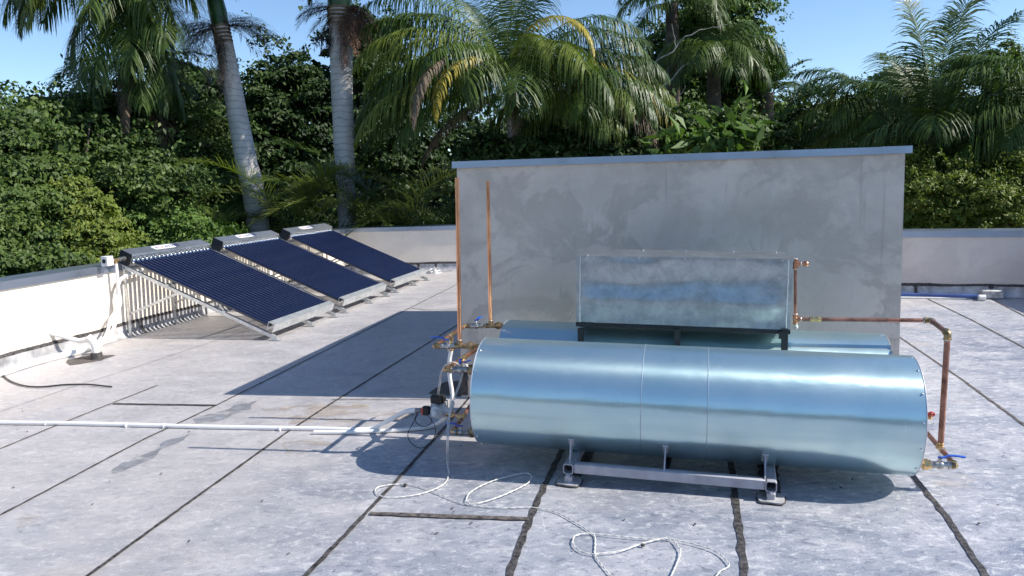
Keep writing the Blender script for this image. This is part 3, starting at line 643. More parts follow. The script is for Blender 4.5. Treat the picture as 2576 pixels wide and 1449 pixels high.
stub = MB(); stub.tube([pA, pA+axl*.16], .014, 14); stub.tube([pG, pG+ax2*.10], .014, 14); stub.build('tank_nozzle', MT['nickel'], up_)
# middle loop
mid = thing('copper_pipework', Yp(1120, 925, 4.08), 'middle left copper pipe with small blue lever drain, between the two tanks', 'pipework')
m0 = Yp(1120, 930, 4.19); m1 = Yp(1200, 934, 4.17); m1[2] = m0[2]; am = (m1-m0)/np.linalg.norm(m1-m0); m2 = G(1203, 876, m0[2]); dm = (m2-m0)/np.linalg.norm(m2-m0)
pipe(mid, [m0, m1], .0115, 'brass'); pipe(mid, [m0, m0+dm*.74], .0135, 'copper', seg=18); pipe(mid, [m0+dm*.74, m0+dm*.74+am*.22], .0115, 'brass'); elbow(mid, m0, am, dm); elbow(mid, m0+dm*.74, -dm, am)
valve(mid, alongx(m0, m1, 1158), am, -ax*.2+v, hl=.05, r=.018); union(mid, alongx(m0, m1, 1184), am, .022)
tm = alongx(m0, m2, 1163); tee(mid, tm, dm, np.array([.35, -.5, -.55]), mat='brassnew'); dd = np.array([.35, -.55, -.55]); dd /= np.linalg.norm(dd)
m_ = MB(); m_.lathe(tm+dd*.03, dd, [(0, .011), (.015, .011), (.016, .014), (.03, .014), (.031, .010), (.05, .010), (.051, .013), (.065, .013), (.066, .008)], 10); cock = m_.build('drain_cock', MT['solder'], mid)
h_ = MB(); P = tm+dd*.045+k*.018; h_.box(P+ax*.004, .030, .008, .003, (ax+k*.25)/np.linalg.norm(ax+k*.25), v, k); h_.build('lever', MT['blue'], cock)
# lower loop + pump
low = thing('copper_pipework', G(1140, 1100), 'lower left copper pipe from the tank to the white pump', 'pipework')
l0 = Yp(1138, 1087, 4.18); l1 = Yp(1196, 1091, 4.16); l1[2] = l0[2]; al = (l1-l0)/np.linalg.norm(l1-l0); l2 = G(1178, 1028, l0[2]); dl2 = (l2-l0)/np.linalg.norm(l2-l0); l3 = l0+dl2*.68
pipe(low, [l0, l1+al*.03], .0115, 'brass'); pipe(low, [l0, l3], .0125, 'copperdull', seg=18); pipe(low, [l3, l3+al*.2], .0115, 'brass'); elbow(low, l0, al, dl2); elbow(low, l3, -dl2, al)
valve(low, alongx(l0, l1, 1160), al, -ax+v*.05, hl=.085); union(low, alongx(l0, l1, 1187), al, .023)
tl_ = alongx(l0, l3, 1163); pe2 = Yp(1128, 1040, tl_[1]+.02); dpl = (pe2-tl_)/np.linalg.norm(pe2-tl_); tee(low, tl_, dl2, dpl, mat='brassnew'); pipe(low, [tl_, pe2], .011, 'copper'); union(low, tl_+dpl*.075, dpl, .020, 'brassnew', .045)
PC = Yp(1102, 1032, tl_[1]+.03)
pump = thing('circulation_pump', np.array([PC[0], PC[1], 0]), 'white circulation pump with black terminal box beside the front tank', 'pump')
m_ = MB(); m_.lathe(PC-v*.05, v, [(0, .02), (.004, .034), (.02, .040), (.05, .042), (.052, .052), (.066, .052), (.068, .036), (.11, .034), (.12, .02)], 24); m_.build('motor_housing', MT['pump'], pump)
m_ = MB(); m_.lathe(PC-v*.064, -v, [(-.006, .022), (.0, .020), (.01, .016), (.013, .006)], 18); m_.build('end_cover', MT['pvc'], pump)
m_ = MB(); m_.tube([PC-ax*.075, PC-ax*.03, PC+ax*.03, PC+ax*.075], [.017, .026, .026, .017], 16); m_.build('volute', MT['pump'], pump)
m_ = MB()
for i in range(5): m_.box(PC+v*(.0+.018*i)+k*.0, .045, .003, .045, ax, v, k, .003)
m_.build('cooling_fins', MT['pump'], pump)
m_ = MB(); m_.box(PC+k*.072+ax*.004, .040, .034, .024, ax, v, k, .006); m_.build('terminal_box', MT['plasticblk'], pump)
sw = Yp(1072, 1033, PC[1]-.02); m_ = MB(); m_.box(sw, .024, .022, .026, ax, v, k, .006); m_.tube([sw+ax*.02, PC-v*.03-ax*.03+k*.01], [.018, .008], 10); so_ = m_.build('flow_switch', MT['plasticblk'], pump)
m_ = MB(); m_.box(sw-ax*.018-v*.0225, .005, .002, .020, ax, v, k); m_.build('switch_stripe', MT['inkred'], so_)
m_ = MB(); m_.lathe(sw-ax*.024, -ax, [(0, .012), (.008, .012), (.009, .016), (.022, .016), (.023, .012), (.03, .012), (.031, .015), (.042, .015), (.043, .011)], 12); m_.build('coupling', MT['nickel'], pump)
# fit on the floor: small leg plate
# white PVC pipes
p1 = thing('pvc_pipe', G(880, 1080), 'long white plastic pipe across the deck into the pump inlet', 'pipe')
ip = sw-ax*.065
pp = [np.array([-4.75, 5.05, .014]), G(-140, 1060, .014), G(0, 1063, .014), G(220, 1066, .014), G(540, 1074, .014), G(780, 1078, .014), G(890, 1081, .014), G(940, 1077, .02)]
e1 = pp[-1]; pp += [e1*.62+ip*.38+k*.008, e1*.25+ip*.75+k*.018, ip+k*.0]
m_ = MB(); m_.tube(smoothpath(pp, 8), .0145, 12); m_.build('hose', MT['pvc'], p1)
for X in (116, 318, 413, 705, 895): m_ = MB(); P = G(X, 1062+X*.0225, .014); m_.lathe(P-ax*.006, ax, [(0, .0145), (.0, .0165), (.012, .0165), (.012, .0145)], 12); m_.build('clip', MT['pvc'], p1)
p2 = thing('pvc_pipe', G(1130, 1060), 'white plastic pipe dropping from the upper copper loop to the deck', 'pipe')
z0 = tC-k*.09; pp = [z0, Yp(1131, 905, tC[1]), Yp(1131, 945, tC[1]-.01), Yp(1137, 985, tC[1]-.02), Yp(1138, 1015, tC[1]-.05), Yp(1128, 1040, tC[1]-.08), G(1100, 1067, .03), G(1060, 1077, .014), G(980, 1083, .014), G(880, 1087, .014), G(790, 1087, .014)]
m_ = MB(); m_.tube(smoothpath(pp, 8), .0125, 12); m_.build('hose', MT['pvc'], p2)
P = Yp(1131, 930, tC[1]); m_ = MB(); m_.tube([P-k*.018, P+k*.018], .0145, 12); m_.build('tape_band', MT['plasticblk'], p2)
P = Yp(1131, 876, tC[1]); m_ = MB(); m_.tube([P-k*.016, P+k*.016], .016, 12); m_.build('hose_clamp', MT['nickel'], p2)
# sensor wires
y_ = tC[1]-.15
wr = MB()
wp = [PC+k*.09, Yp(1103, 975, y_), Yp(1110, 935, y_-.05), Yp(1128, 913, y_-.1), Yp(1150, 915, y_-.12), Yp(1161, 935, y_-.12), Yp(1155, 965, y_-.15), Yp(1138, 1010, y_-.22), Yp(1127, 1060, y_-.3), Yp(1124, 1110, 3.95), G(1124, 1160, .02), G(1128, 1190, .008)]
sp = smoothpath(wp, 8)
wr.tube(sp, .0028, 6); wr.tube([p+ax*.007+v*.002 for p in sp], .0028, 6)
tag(wr.build('sensor_cable', MT['cord']), 'pair of thin white wires looping from the pump down to the deck', 'cable')
bw_ = MB(); y2 = PC[1]-.06
bw_.tube(smoothpath([sw-ax*.05, Yp(1040, 1062, y2), Yp(1026, 1092, y2-.05), Yp(1035, 1115, y2-.1), Yp(1060, 1127, y2-.12), Yp(1088, 1108, y2-.1), Yp(1096, 1080, y2-.05), Yp(1088, 1060, y2), sw-k*.02], 8), .0024, 6)
bw_.tube(smoothpath([sw-ax*.045-k*.01, Yp(1045, 1058, y2), Yp(1062, 1073, y2-.02), Yp(1082, 1067, y2), Yp(1086, 1052, y2)], 8), .0024, 6)
tag(bw_.build('power_cable', MT['rubber']), 'thin black cable hanging in a loop below the pump', 'cable')
# ------------------------------------------------------------------ right hand pipework
rt = thing('copper_pipework', Yp(2367, 1118, 3.75), 'right hand weathered copper pipe rising from the front tank and crossing to the galvanised box', 'pipework')
r0 = Yp(2322, 1168, 3.58); r1 = Yp(2403, 1178, 3.55); r1[2] = r0[2]; ar = (r1-r0)/np.linalg.norm(r1-r0)
# pipe goes away from the camera at constant height
d_ = ray(2337, 1095); r3 = EYE+d_*((r1[2]-EYE[2])/d_[2]); dr3 = (r3-r1)/np.linalg.norm(r3-r1); r4 = r1+dr3*1.02
pipe(rt, [r0-ar*.09, r1], .013, 'brass'); pipe(rt, [r1, r4], .0125, 'copperdull', seg=18); pipe(rt, [r4, r4-ar*.2], .0125, 'brass'); elbow(rt, r1, -ar, dr3, .0165); elbow(rt, r4, -dr3, -ar)
union(rt, r0+ar*.008, ar, .022, 'brassnew'); valve(rt, r0+ar*.075, ar, ax-v*.05, hl=.105, r=.0185, ln=.10)
tr_ = alongx(r1, r3, 2366); tee(rt, tr_, dr3, k, mat='brassnew')
r5 = Yp(2384, 838, tr_[1]); r6b = ff(1996, 802, .18); zt = r5[2]
pipe(rt, [tr_+k*.02, r5], .0145, 'copperdull', 'riser', seg=18)
d_ = ray(2342, 806); r6 = EYE+d_*((zt-EYE[2])/d_[2]); r7 = ff(1994, 802, .02); 
r7 = r6-(bxd*np.linalg.norm((r6-q1)[:2])*1.0); d_ = ray(1996, 803); r7 = EYE+d_*((zt-EYE[2])/d_[2])
pipe(rt, [r5, r6], .0135, 'copperdull', seg=18); pipe(rt, [r6, r7], .0115, 'copperdull', 'crossing_pipe', seg=18)
d56 = (r6-r5)/np.linalg.norm(r6-r5); d67 = (r7-r6)/np.linalg.norm(r7-r6)
elbow(rt, r5, -k, d56, .0175); elbow(rt, r6, -d56, d67, .0155)
c_ = alongx(r7, r6, 2058); m_ = MB(); m_.lathe(c_-d67*.0, -d67, [(-.045, .012), (-.045, .0165), (-.028, .0165), (-.027, .0125), (-.012, .0125), (-.012, .016), (-.002, .017), (.008, .015), (.010, .017), (.016, .017), (.017, .0125)], 14); m_.build('coupling', MT['brassnew'], rt)
rb = thing('copper_pipework', ff(2000, 800), 'short copper overflow pipes on the right end of the galvanised box', 'pipework')
e0 = ff(2001, 664, .05); e1_ = ff(2001, 803, .05); pipe(rb, [e0, e1_], .0085, 'copperdull', seg=12)
tee(rb, e0, k, ax, .0125, 'copper', .026); pipe(rb, [e0, e0+ax*.045], .0095, 'copper'); m_ = MB(); m_.ball(e0+ax*.055, .0165); m_.build('cap', MT['copper'], rb)
pipe(rb, [e0+k*.02, e0+k*.024-ax*.02+v*.05], .0105, 'copperdull'); tee(rb, e1_, k, ax, .013, 'copper', .026)
dc = ff(2002, 818, .05); m_ = MB(); m_.lathe(dc+k*.01, -k, [(0, .010), (.012, .010), (.013, .013), (.022, .012), (.03, .007)], 10); m_.build('drain_cock', MT['solder'], rb)
# red tap on the rear tank
tp = thing('drain_tap', B2-k*.12, 'small drain tap with red handwheel peeping out right of the front tank', 'tap')
tq = Yp(2340, 1041, 4.2); m_ = MB(); m_.tube([np.array([B2[0]-.02, B2[1], tq[2]-.02]), tq+v*.0-k*.02], .010, 10); m_.lathe(tq-k*.03, k, [(0, .012), (.03, .012), (.031, .006), (.04, .006)], 10); m_.build('tap_body', MT['brassnew'], tp)
m_ = MB(); n_ = 24; m_.tube([tq+ax*.019*math.cos(2*math.pi*i/n_)+(k*.8-v*.6)*.019*math.sin(2*math.pi*i/n_)-v*.012 for i in range(n_+1)], .0045, 8); m_.box(tq-v*.012, .019, .003, .003, ax, v, k); m_.box(tq-v*.012, .003, .003, .018, ax, v, k); m_.build('handwheel', MT['red'], tp)
# ------------------------------------------------------------------ white cord lying on the deck
def cordpath(pts, lift=None):
    P = smoothpath([G(*p, .006) for p in pts], 10); out = [P[0]]
    # resample evenly
    res = []; acc = 0; step = .006
    for a, b in zip(P[:-1], P[1:]):
        l_ = np.linalg.norm(b-a); 
        while acc < l_: res.append(a+(b-a)*acc/l_); acc += step
        acc -= l_
    return res
def twisted(mb, pts, r=.0020, off=.0015, pitch=.075, z=0):
    Q = cordpath(pts); n = len(Q)
    for ph in (0, math.pi):
        V = []
        for i, p in enumerate(Q):
            t = Q[min(i+1, n-1)]-Q[max(i-1, 0)]; t /= np.linalg.norm(t)+1e-9; s_ = np.array([-t[1], t[0], 0]); a = 2*math.pi*i*.006/pitch+ph
            V.append(p+s_*off*math.cos(a)+k*(off*math.sin(a)+.002+z))
        mb.tube(V[::2], r, 6)
cm = MB()
twisted(cm, [(1126, 1165), (1129, 1195), (1112, 1222), (1055, 1244), (985, 1252), (950, 1245), (946, 1230), (975, 1221), (1022, 1219), (1062, 1227), (1110, 1246), (1160, 1266), (1215, 1275), (1280, 1278), (1335, 1277), (1395, 1288), (1440, 1311), (1480, 1336), (1497, 1352), (1497, 1396), (1512, 1420), (1545, 1460)])
twisted(cm, [(1182, 1270), (1173, 1262), (1185, 1240), (1235, 1214), (1295, 1197), (1325, 1193), (1337, 1202), (1325, 1220), (1265, 1249), (1205, 1268), (1172, 1268)], z=.004)
twisted(cm, [(1500, 1398), (1465, 1391), (1442, 1371), (1449, 1350), (1490, 1345), (1600, 1356), (1690, 1360), (1760, 1375), (1805, 1392), (1830, 1415), (1833, 1428), (1812, 1440), (1795, 1462)], z=.003)
twisted(cm, [(1497, 1397), (1560, 1390), (1622, 1369), (1682, 1357), (1705, 1376), (1711, 1400), (1685, 1462)], z=.005)
co = thing('twisted_cord', G(1300, 1277), 'white twisted cord lying in loose loops on the deck in front of the tanks', 'cord')
cm.build('strands', MT['cord'], co)
m_ = MB(); P = G(1019, 1220, .010); m_.box(P, .008, .008, .007, ax, v, k, .002); P = G(1617, 1371, .012); m_.box(P, .008, .006, .006, ax, v, k, .002); m_.build('tape_wrap', MT['tarold'], co)
# ------------------------------------------------------------------ solar collectors
TH = R_(23.2); e1v = u*math.cos(TH)-k*math.sin(TH); e2v = u*math.sin(TH)+k*math.cos(TH)
V0, V1 = 6.98, 8.345; HB = W(-5.83, V0, .855)     # centre of the manifold end
def collector():
    root = thing('solar_collector', W(-4.9, (V0+V1)/2, 0), 'nearest solar collector of dark blue vacuum tubes, with a fitting on its end', 'solar collector', 'solar collectors along the left parapet')
    Lh = V1-V0; C0 = HB+v*Lh/2
    # manifold: chamfered section
    prof_ = [(-.072, .070), (.062, .070), (.072, .055), (.072, -.040), (.045, -.075), (-.055, -.075), (-.078, -.045), (-.078, .05)]
    m_ = MB(); m_.prism([HB+e1v*a+e2v*b for a, b in prof_], [HB+v*Lh+e1v*a+e2v*b for a, b in prof_]); man = m_.build('manifold', MT['manifold'], root, smooth=False)
    for s_, P in ((-1, HB), (1, HB+v*Lh)):
        m_ = MB(); m_.prism([P+e1v*a*.99+e2v*b*.99 for a, b in prof_], [P+v*s_*.006+e1v*a*.99+e2v*b*.99 for a, b in prof_]); m_.build('end_plate', MT['plasticblk'], root, smooth=False)
    m_ = MB(); m_.box(HB+v*Lh/2+e1v*.0735+e2v*.008, .0012, Lh/2-.003, .047, e1v, v, e2v); m_.build('front_plate', MT['galv'], root, smooth=False)
    # sticker with lettering on the sloping top face
    st = MB(); c = HB+v*(Lh*.44)+e2v*.0725-e1v*.012; n_ = 20; ring = []
    for i in range(32):
        t = 2*math.pi*i/32; ring.append(c+v*((.180*np.sign(math.cos(t))*abs(math.cos(t))**.25))+e1v*(.042*np.sign(math.sin(t))*abs(math.sin(t))**.35))
    st.prism([p-e2v*.0015 for p in ring], [p+e2v*.001 for p in ring]); sk = st.build('sticker', MT['sticker'], root, smooth=False)
    x0 = 0
    for part, mat in (('A', 'ink'), ('Q', 'inkred'), ('UAKENT', 'ink')):
        fc = bpy.data.curves.new('lettering', 'FONT'); fc.body = part; fc.size = .076; fc.extrude = .0004; fc.offset = .0012
        fo = bpy.data.objects.new('lettering', fc); COL.objects.link(fo); dg = bpy.context.evaluated_depsgraph_get(); me = bpy.data.meshes.new_from_object(fo.evaluated_get(dg))
        n = len(me.vertices); co_ = np.zeros(n*3, np.float32); me.vertices.foreach_get('co', co_); co_ = co_.reshape(-1, 3)
        wdt = co_[:, 0].max(); P = np.array([c-v*.150+v*(x0+q[0])*1.0-e1v*(q[1]-.027)+e2v*(.0016+q[2]) for q in co_]); x0 += wdt+.005
        P = P-worigin(root); me.vertices.foreach_set('co', P.astype(np.float32).ravel()); me.update(); bpy.data.objects.remove(fo)
        me.materials.clear(); me.materials.append(MT[mat]); link(bpy.data.objects.new('lettering', me), sk)
    # tubes
    NT = 20; TL_ = 1.72; first = None
    for i in range(NT):
        P = HB+v*(Lh*(i+.5)/NT)+e1v*.066+e2v*(-.004)
        if first is None:
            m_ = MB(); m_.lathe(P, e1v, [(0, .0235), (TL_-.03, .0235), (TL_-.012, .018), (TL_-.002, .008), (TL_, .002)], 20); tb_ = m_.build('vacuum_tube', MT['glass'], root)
            m_ = MB(); m_.lathe(P-e1v*.002, e1v, [(0, .026), (.004, .031), (.012, .031), (.016, .026)], 20); rg = m_.build('rubber_ring', MT['plasticblk'], tb_)
            m_ = MB(); m_.lathe(P+e1v*.014, e1v, [(0, .0238), (.001, .0248), (.024, .0248), (.026, .0237)], 20); cr_ = m_.build('silvered_band', MT['chrome'], tb_)
            first = (tb_, rg, cr_)
        else:
            t0 = first[0].copy(); COL.objects.link(t0); t0.parent = root; t0.location = Vector(first[0].location)+Vector(v*(Lh*i/NT))
            for c_0 in first[1:]: c_1 = c_0.copy(); COL.objects.link(c_1); c_1.parent = t0
    # lower rail: C channel
    Eb = HB+e1v*(1.80)
    pr_ = [(-.045, .034), (.030, .034), (.030, -.056), (.024, -.056), (.024, .028), (-.039, .028), (-.039, -.056), (-.045, -.056)]
    m_ = MB(); m_.prism([Eb+e1v*a+e2v*b for a, b in pr_], [Eb+v*Lh+e1v*a+e2v*b for a, b in pr_]); m_.build('lower_rail', MT['galv2'], root, smooth=False)
    # sloping bearers with feet, back posts, braces
    for f_ in (0.0, .55, .985):
        a = HB+v*(Lh*f_+.012)-e2v*.100-e1v*.02; ln = 1.93; t = (a[2]-.028)/math.sin(TH); b = a+e1v*t
        m_ = MB(); c_ = (a+b)/2; m_.box(c_, t/2, .0035, .018, e1v, v, e2v); m_.box(c_+e2v*.0165+v*.013, t/2, .013, .0025, e1v, v, e2v); m_.build('bearer', MT['galv2'], root, smooth=False)
        ft = MB(); ft.box(np.array([b[0], b[1], .0085])+u*.012, .055, .034, .003); ft.box(np.array([b[0], b[1], .028])-v*.010+u*.005, .028, .003, .020); ft.lathe(np.array([b[0], b[1], .0115])+u*.038, k, [(0, .009), (.009, .009), (.01, .004), (.02, .004)], 6); ft.build('foot', MT['galv2'], root, smooth=False)
        m_ = MB(); p = a+u*.02; m_.box(np.array([p[0], p[1], (p[2])/2]), .016, .0035, p[2]/2-.006); m_.build('back_post', MT['galv2'], root, smooth=False)
        m_ = MB(); q_ = a+e1v*.72; r_ = np.array([p[0], p[1], .25])+v*.006; dd_ = q_-r_; l_ = np.linalg.norm(dd_); dd_ /= l_; m_.box((q_+r_)/2+v*.005, l_/2, .003, .012, dd_, v, np.cross(dd_, v)); m_.build('brace', MT['galv2'], root, smooth=False)
    # cross ties
    m_ = MB(); 
    for s_ in (.55, 1.25): P = HB+e1v*s_-e2v*.072; m_.box(P+v*Lh/2, .018, Lh/2, .006, e1v, v, e2v)
    m_.build('cross_tie', MT['galv2'], root, smooth=False)
    return root
def copy_tree(o, parent=None):
    c = o.copy(); COL.objects.link(c); c.parent = parent
    for ch in list(o.children): copy_tree(ch, c)
    return c
u1 = collector(); 
for dvv, du, dz, lab in ((1.640, .0, 0, 'middle solar collector of the three, dark blue vacuum tubes between its two neighbours'), (3.33, .0, -.012, 'farthest solar collector of the three, dark blue vacuum tubes nearest the corner of the parapets')):
    c_ = copy_tree(u1); c_.location = Vector(u1.location)+Vector(v*dvv+u*du)+Vector((0, 0, 0)); c_['label'] = lab
# fitting at the near end of the first manifold
P0 = HB-v*.012
fit = thing('manifold_fitting', P0, 'brass tee and grey sensor box on the near end of the first collector', 'fitting')
m_ = MB(); m_.lathe(P0, -v, [(0, .026), (.01, .026), (.011, .019), (.05, .019), (.051, .024), (.065, .024), (.066, .014), (.15, .013)], 14); m_.build('union_nut', MT['nickel'], fit)
tF = P0-v*.13; tee(fit, tF, v, -k, .018, 'brassnew', .035)
m_ = MB(); P = P0-v*.25; m_.box(P, .040, .045, .050, u, v, k, .004); sb = m_.build('sensor_box', MT['pump'], fit)
m_ = MB(); m_.lathe(P-v*.045-u*.0, -v, [(0, .022), (.003, .022), (.004, .015)], 16); m_.build('dial', MT['plasticblk'], sb)
m_ = MB(); m_.tube([tF-v*.03, P+v*.04], .010, 10); m_.build('nipple', MT['brassnew'], fit)
# white pipes at the left parapet and the vent
VB = G(243, 903)
vn = thing('vent_pipe', VB, 'white plastic roof penetration with black tar collar at the foot of the left parapet', 'pipe')
m_ = MB(); m_.lathe(VB+k*.002, k, [(0, .062), (.01, .060), (.012, .055), (.055, .053), (.058, .050), (.062, .045)], 20); m_.build('tar_collar', MT['tar'], vn)
m_ = MB(); m_.tube(smoothpath([VB+k*.06, VB+k*.12, VB+k*.17-u*.02, VB+k*.21-u*.06-v*.01], 5), .036, 16); m_.tube([VB+k*.10, VB+k*.19+u*.05+v*.06], .034, 16); m_.build('wye_fitting', MT['pvc'], vn)
hs = thing('pvc_pipe', VB+k*.2, 'white plastic pipe dropping from the first collector to the roof penetration', 'pipe')
m_ = MB(); uu = -5.86
tb0 = tF-k*.04
P_ = [tb0, np.array([tb0[0], tb0[1], .55]), np.array([tb0[0], tb0[1], .38]), QU(279, 800, uu+.02)+0, QU(270, 835, uu+.10), QU(252, 868, uu+.25), VB+k*.15+u*.02+v*.02]
m_.tube(smoothpath(P_, 8), .016, 12); m_.build('hose', MT['pvc'], hs)
hs = thing('pvc_pipe', VB+k*.2, 'white plastic pipe curving from under the collector manifold down to the roof penetration', 'pipe')
m_ = MB(); P_ = [W(-5.80, 7.25, .72), W(-5.82, 7.06, .69), QU(302, 705, uu), QU(295, 745, uu+.01), QU(293, 790, uu+.03), QU(284, 830, uu+.12), QU(262, 862, uu+.25), VB+k*.15+u*.05+v*.05]
m_.tube(smoothpath(P_, 8), .018, 12); m_.build('hose', MT['pvc'], hs)
hs = thing('pvc_pipe', G(60, 925), 'white plastic pipe lying along the foot of the left parapet', 'pipe')
m_ = MB(); m_.tube(smoothpath([G(-120, 985, .03), G(0, 940, .03), (G(100, 908, .03)), G(180, 889, .03), G(228, 877, .05), VB+k*.12-v*.02], 8), .03, 14); m_.build('hose', MT['pvc'], hs)
hs = thing('pvc_pipe', QU(150, 845, -5.8), 'white plastic pipe sloping down the left parapet into the roof penetration', 'pipe')
m_ = MB(); m_.tube(smoothpath([QU(112, 832, -5.96), QU(135, 840, -5.91), QU(165, 848, -5.82), QU(205, 858, -5.68), VB+k*.20-u*.03], 8), .022, 14); m_.build('hose', MT['pvc'], hs)
bh = MB(); bh.tube(smoothpath([G(-40, 900, .01), G(0, 935, .01), G(22, 956, .01), G(60, 970, .01), G(105, 973, .01), (G(160, 968, .01)), G(220, 967, .012), G(281, 973, .012)], 8), .0065, 10)
tag(bh.build('rubber_hose', MT['rubber']), 'short black rubber hose lying on the deck at the left edge', 'hose')
# blue pipe and block at the far right wall
bp = thing('plastic_pipe', G(2380, 742), 'blue plastic pipe lying in front of the far right parapet', 'pipe')
m_ = MB(); m_.tube([G(2180, 740, .035), G(2478, 747, .035)], .028, 14); m_.build('blue_pipe', MT['bluepipe'], bp)
m_ = MB(); m_.tube([G(2180, 747, .012), G(2430, 751, .012)], .012, 10); m_.build('white_pipe', MT['pvc'], bp)
m_ = MB(); P = G(2462, 749, .035); m_.tube([P, P+ax*.07], .036, 14); m_.build('socket', MT['pvc'], bp)
m_ = MB(); P = G(2493, 751, 0); m_.box(P+k*.055, .115, .07, .052, ax, v, k, .012); tag(m_.build('concrete_block', MT['greyblock']), 'pale chalky block at the end of the blue pipe', 'block')
# crumpled bag
rg_ = np.random.default_rng(3); bm_ = MB(); P = G(1086, 687)
for i in range(26):
    c = P+u*rg_.normal(0, .06)+v*rg_.normal(0, .05)+k*(.012+abs(rg_.normal(0, .03))); q_ = [c+rg_.normal(0, .035, 3)*np.array([1, 1, .7]) for _ in range(5)]
    q_ = [np.array([a[0], a[1], max(a[2], .006)]) for a in q_]; bm_.add([c+k*.02]+q_, [(0, 1, 2), (0, 2, 3), (0, 3, 4), (0, 4, 5), (0, 5, 1)])
tag(bm_.build('plastic_bag', MT['bag'], smooth=False), 'crumpled white plastic bag by the far collector and the parapet', 'bag')
# small debris on the deck
db = MB(); rg = np.random.default_rng(8)
for i in range(40):
    P = G(rg.uniform(0, 2576), rg.uniform(1000, 1440), .0055); s_ = rg.uniform(.004, .012); a = rg.uniform(0, 6.3); X = np.array([math.cos(a), math.sin(a), 0]); Y_ = np.array([-X[1], X[0], 0])
    db.prism([P+X*s_, P+Y_*s_*.5, P-X*s_, P-Y_*s_*.4], [P+X*s_*.8+k*.003, P+Y_*s_*.4+k*.004, P-X*s_*.8+k*.003, P-Y_*s_*.3+k*.002])
tag(db.build('grit', MT['tarold'], smooth=False), 'scattered crumbs of bitumen on the deck', 'grit', kind='stuff')
# ------------------------------------------------------------------ vegetation
GZ = -6.5
def leaves(rng, C, Nrm, size, asp=.5, fold=.25):
    """C (n,3) centres, Nrm (n,3) approximate normals -> quads of pointed leaves"""
    n = len(C); Z = Nrm+rng.normal(0, .55, (n, 3)); Z /= np.linalg.norm(Z, axis=1, keepdims=True)
    X = rng.normal(0, 1, (n, 3)); X[:, 2] -= .5; X -= Z*np.sum(X*Z, 1, keepdims=True); X /= np.linalg.norm(X, axis=1, keepdims=True); Yy = np.cross(Z, X)
    s = (size*rng.uniform(.6, 1.35, n))[:, None]
    a = C-X*s*.5; b = C+Yy*s*asp*.5+Z*s*fold*.3-X*s*.05; c = C+X*s*.5-Z*s*.12; d_ = C-Yy*s*asp*.5+Z*s*fold*.3-X*s*.05
    return np.stack([a, b, c, d_], 1).reshape(-1, 3), n
def limb(mb, rng, a, b, r0, r1, wob=.12, n=7):
    a = np.asarray(a, float); b = np.asarray(b, float); L_ = np.linalg.norm(b-a); P = [a+(b-a)*i/n+rng.normal(0, wob*L_/n, 3)*(0 < i < n) for i in range(n+1)]
    mb.tube(P, [r0+(r1-r0)*i/n for i in range(n+1)], 8)
def broadleaf(name, blobs, nleaf, size, mat, seed, label, cat='tree', clumps=40, clr=.45, asp=.5, group=None, trunk=True, bottom=None):
    """blobs: list of (centre, (rx,ry,rz))"""
    rng = np.random.default_rng(seed); base = np.mean([b[0] for b in blobs], 0); base = np.array([base[0], base[1], GZ])
    root = thing(name, base, label, cat, group); vol = np.array([b[1][0]*b[1][1]+b[1][0]*b[1][2] for b in blobs]); vol = vol/vol.sum()
    Vs = []; tot = 0; tips = []
    for (c, r), f_ in zip(blobs, vol):
        nc = max(6, int(clumps*f_*len(blobs))); c = np.array(c); r = np.array(r)
        D = rng.normal(0, 1, (nc, 3)); D[:, 1] -= .55; D /= np.linalg.norm(D, axis=1, keepdims=True)
        cc = c+D*r*rng.uniform(.55, 1.12, (nc, 1)); cr = clr*rng.uniform(.4, 1.2, nc)**1.2; tips += [cc[i] for i in range(0, nc, max(1, nc//7))]
        n = int(nleaf*f_); idx = rng.integers(0, nc, n)
        P = rng.normal(0, 1, (n, 3)); P /= np.linalg.norm(P, axis=1, keepdims=True); P[:, 2] = np.abs(P[:, 2])*.9-.25
        pos = cc[idx]+P*cr[idx][:, None]*rng.uniform(.35, 1.10, (n, 1))**.6*np.array([1.15, 1.15, .75]); Nn = P*.6+D[idx]*.35+np.array([.45, -.25, .45])
        ns_ = nc*5; sd_ = D[rng.integers(0, nc, ns_)]+rng.normal(0, .45, (ns_, 3))+np.array([0, 0, .35]); sd_ /= np.linalg.norm(sd_, axis=1, keepdims=True); so_ = cc[rng.integers(0, nc, ns_)]+rng.normal(0, clr*.5, (ns_, 3)); sl_ = clr*rng.uniform(.4, 1.7, ns_)
        m3 = int(n*.22); si = rng.integers(0, ns_, m3); pos[:m3] = so_[si]+sd_[si]*(sl_[si]*rng.uniform(0, 1, m3))[:, None]+rng.normal(0, size*.45, (m3, 3))
        V_, m_ = leaves(rng, pos, Nn, size, asp); Vs.append(V_); tot += m_
        # inner foliage so that the crown is not see-through everywhere
        n2 = int(n*.10); P = rng.normal(0, 1, (n2, 3)); P /= np.linalg.norm(P, axis=1, keepdims=True); pos = c+P*r*rng.uniform(.15, .85, (n2, 1)); V_, m_ = leaves(rng, pos, P*.4+np.array([0, 0, .3]), min(size*2.6, .26), .7); Vs.append(V_); tot += m_
    quads_obj('crown', np.concatenate(Vs), tot, MT[mat], root)
    if trunk:
        mb = MB(); c0 = np.mean([b[0] for b in blobs], 0); fork = np.array([c0[0], c0[1], min(c0[2]-.3, (GZ+c0[2])*.5+1)]); limb(mb, rng, base, fork, .22, .15)
        for t_ in tips[:60]: limb(mb, rng, fork+rng.normal(0, .1, 3), t_, .06, .012, .2)
        mb.build('trunk', MT['bark'], root)
    return root
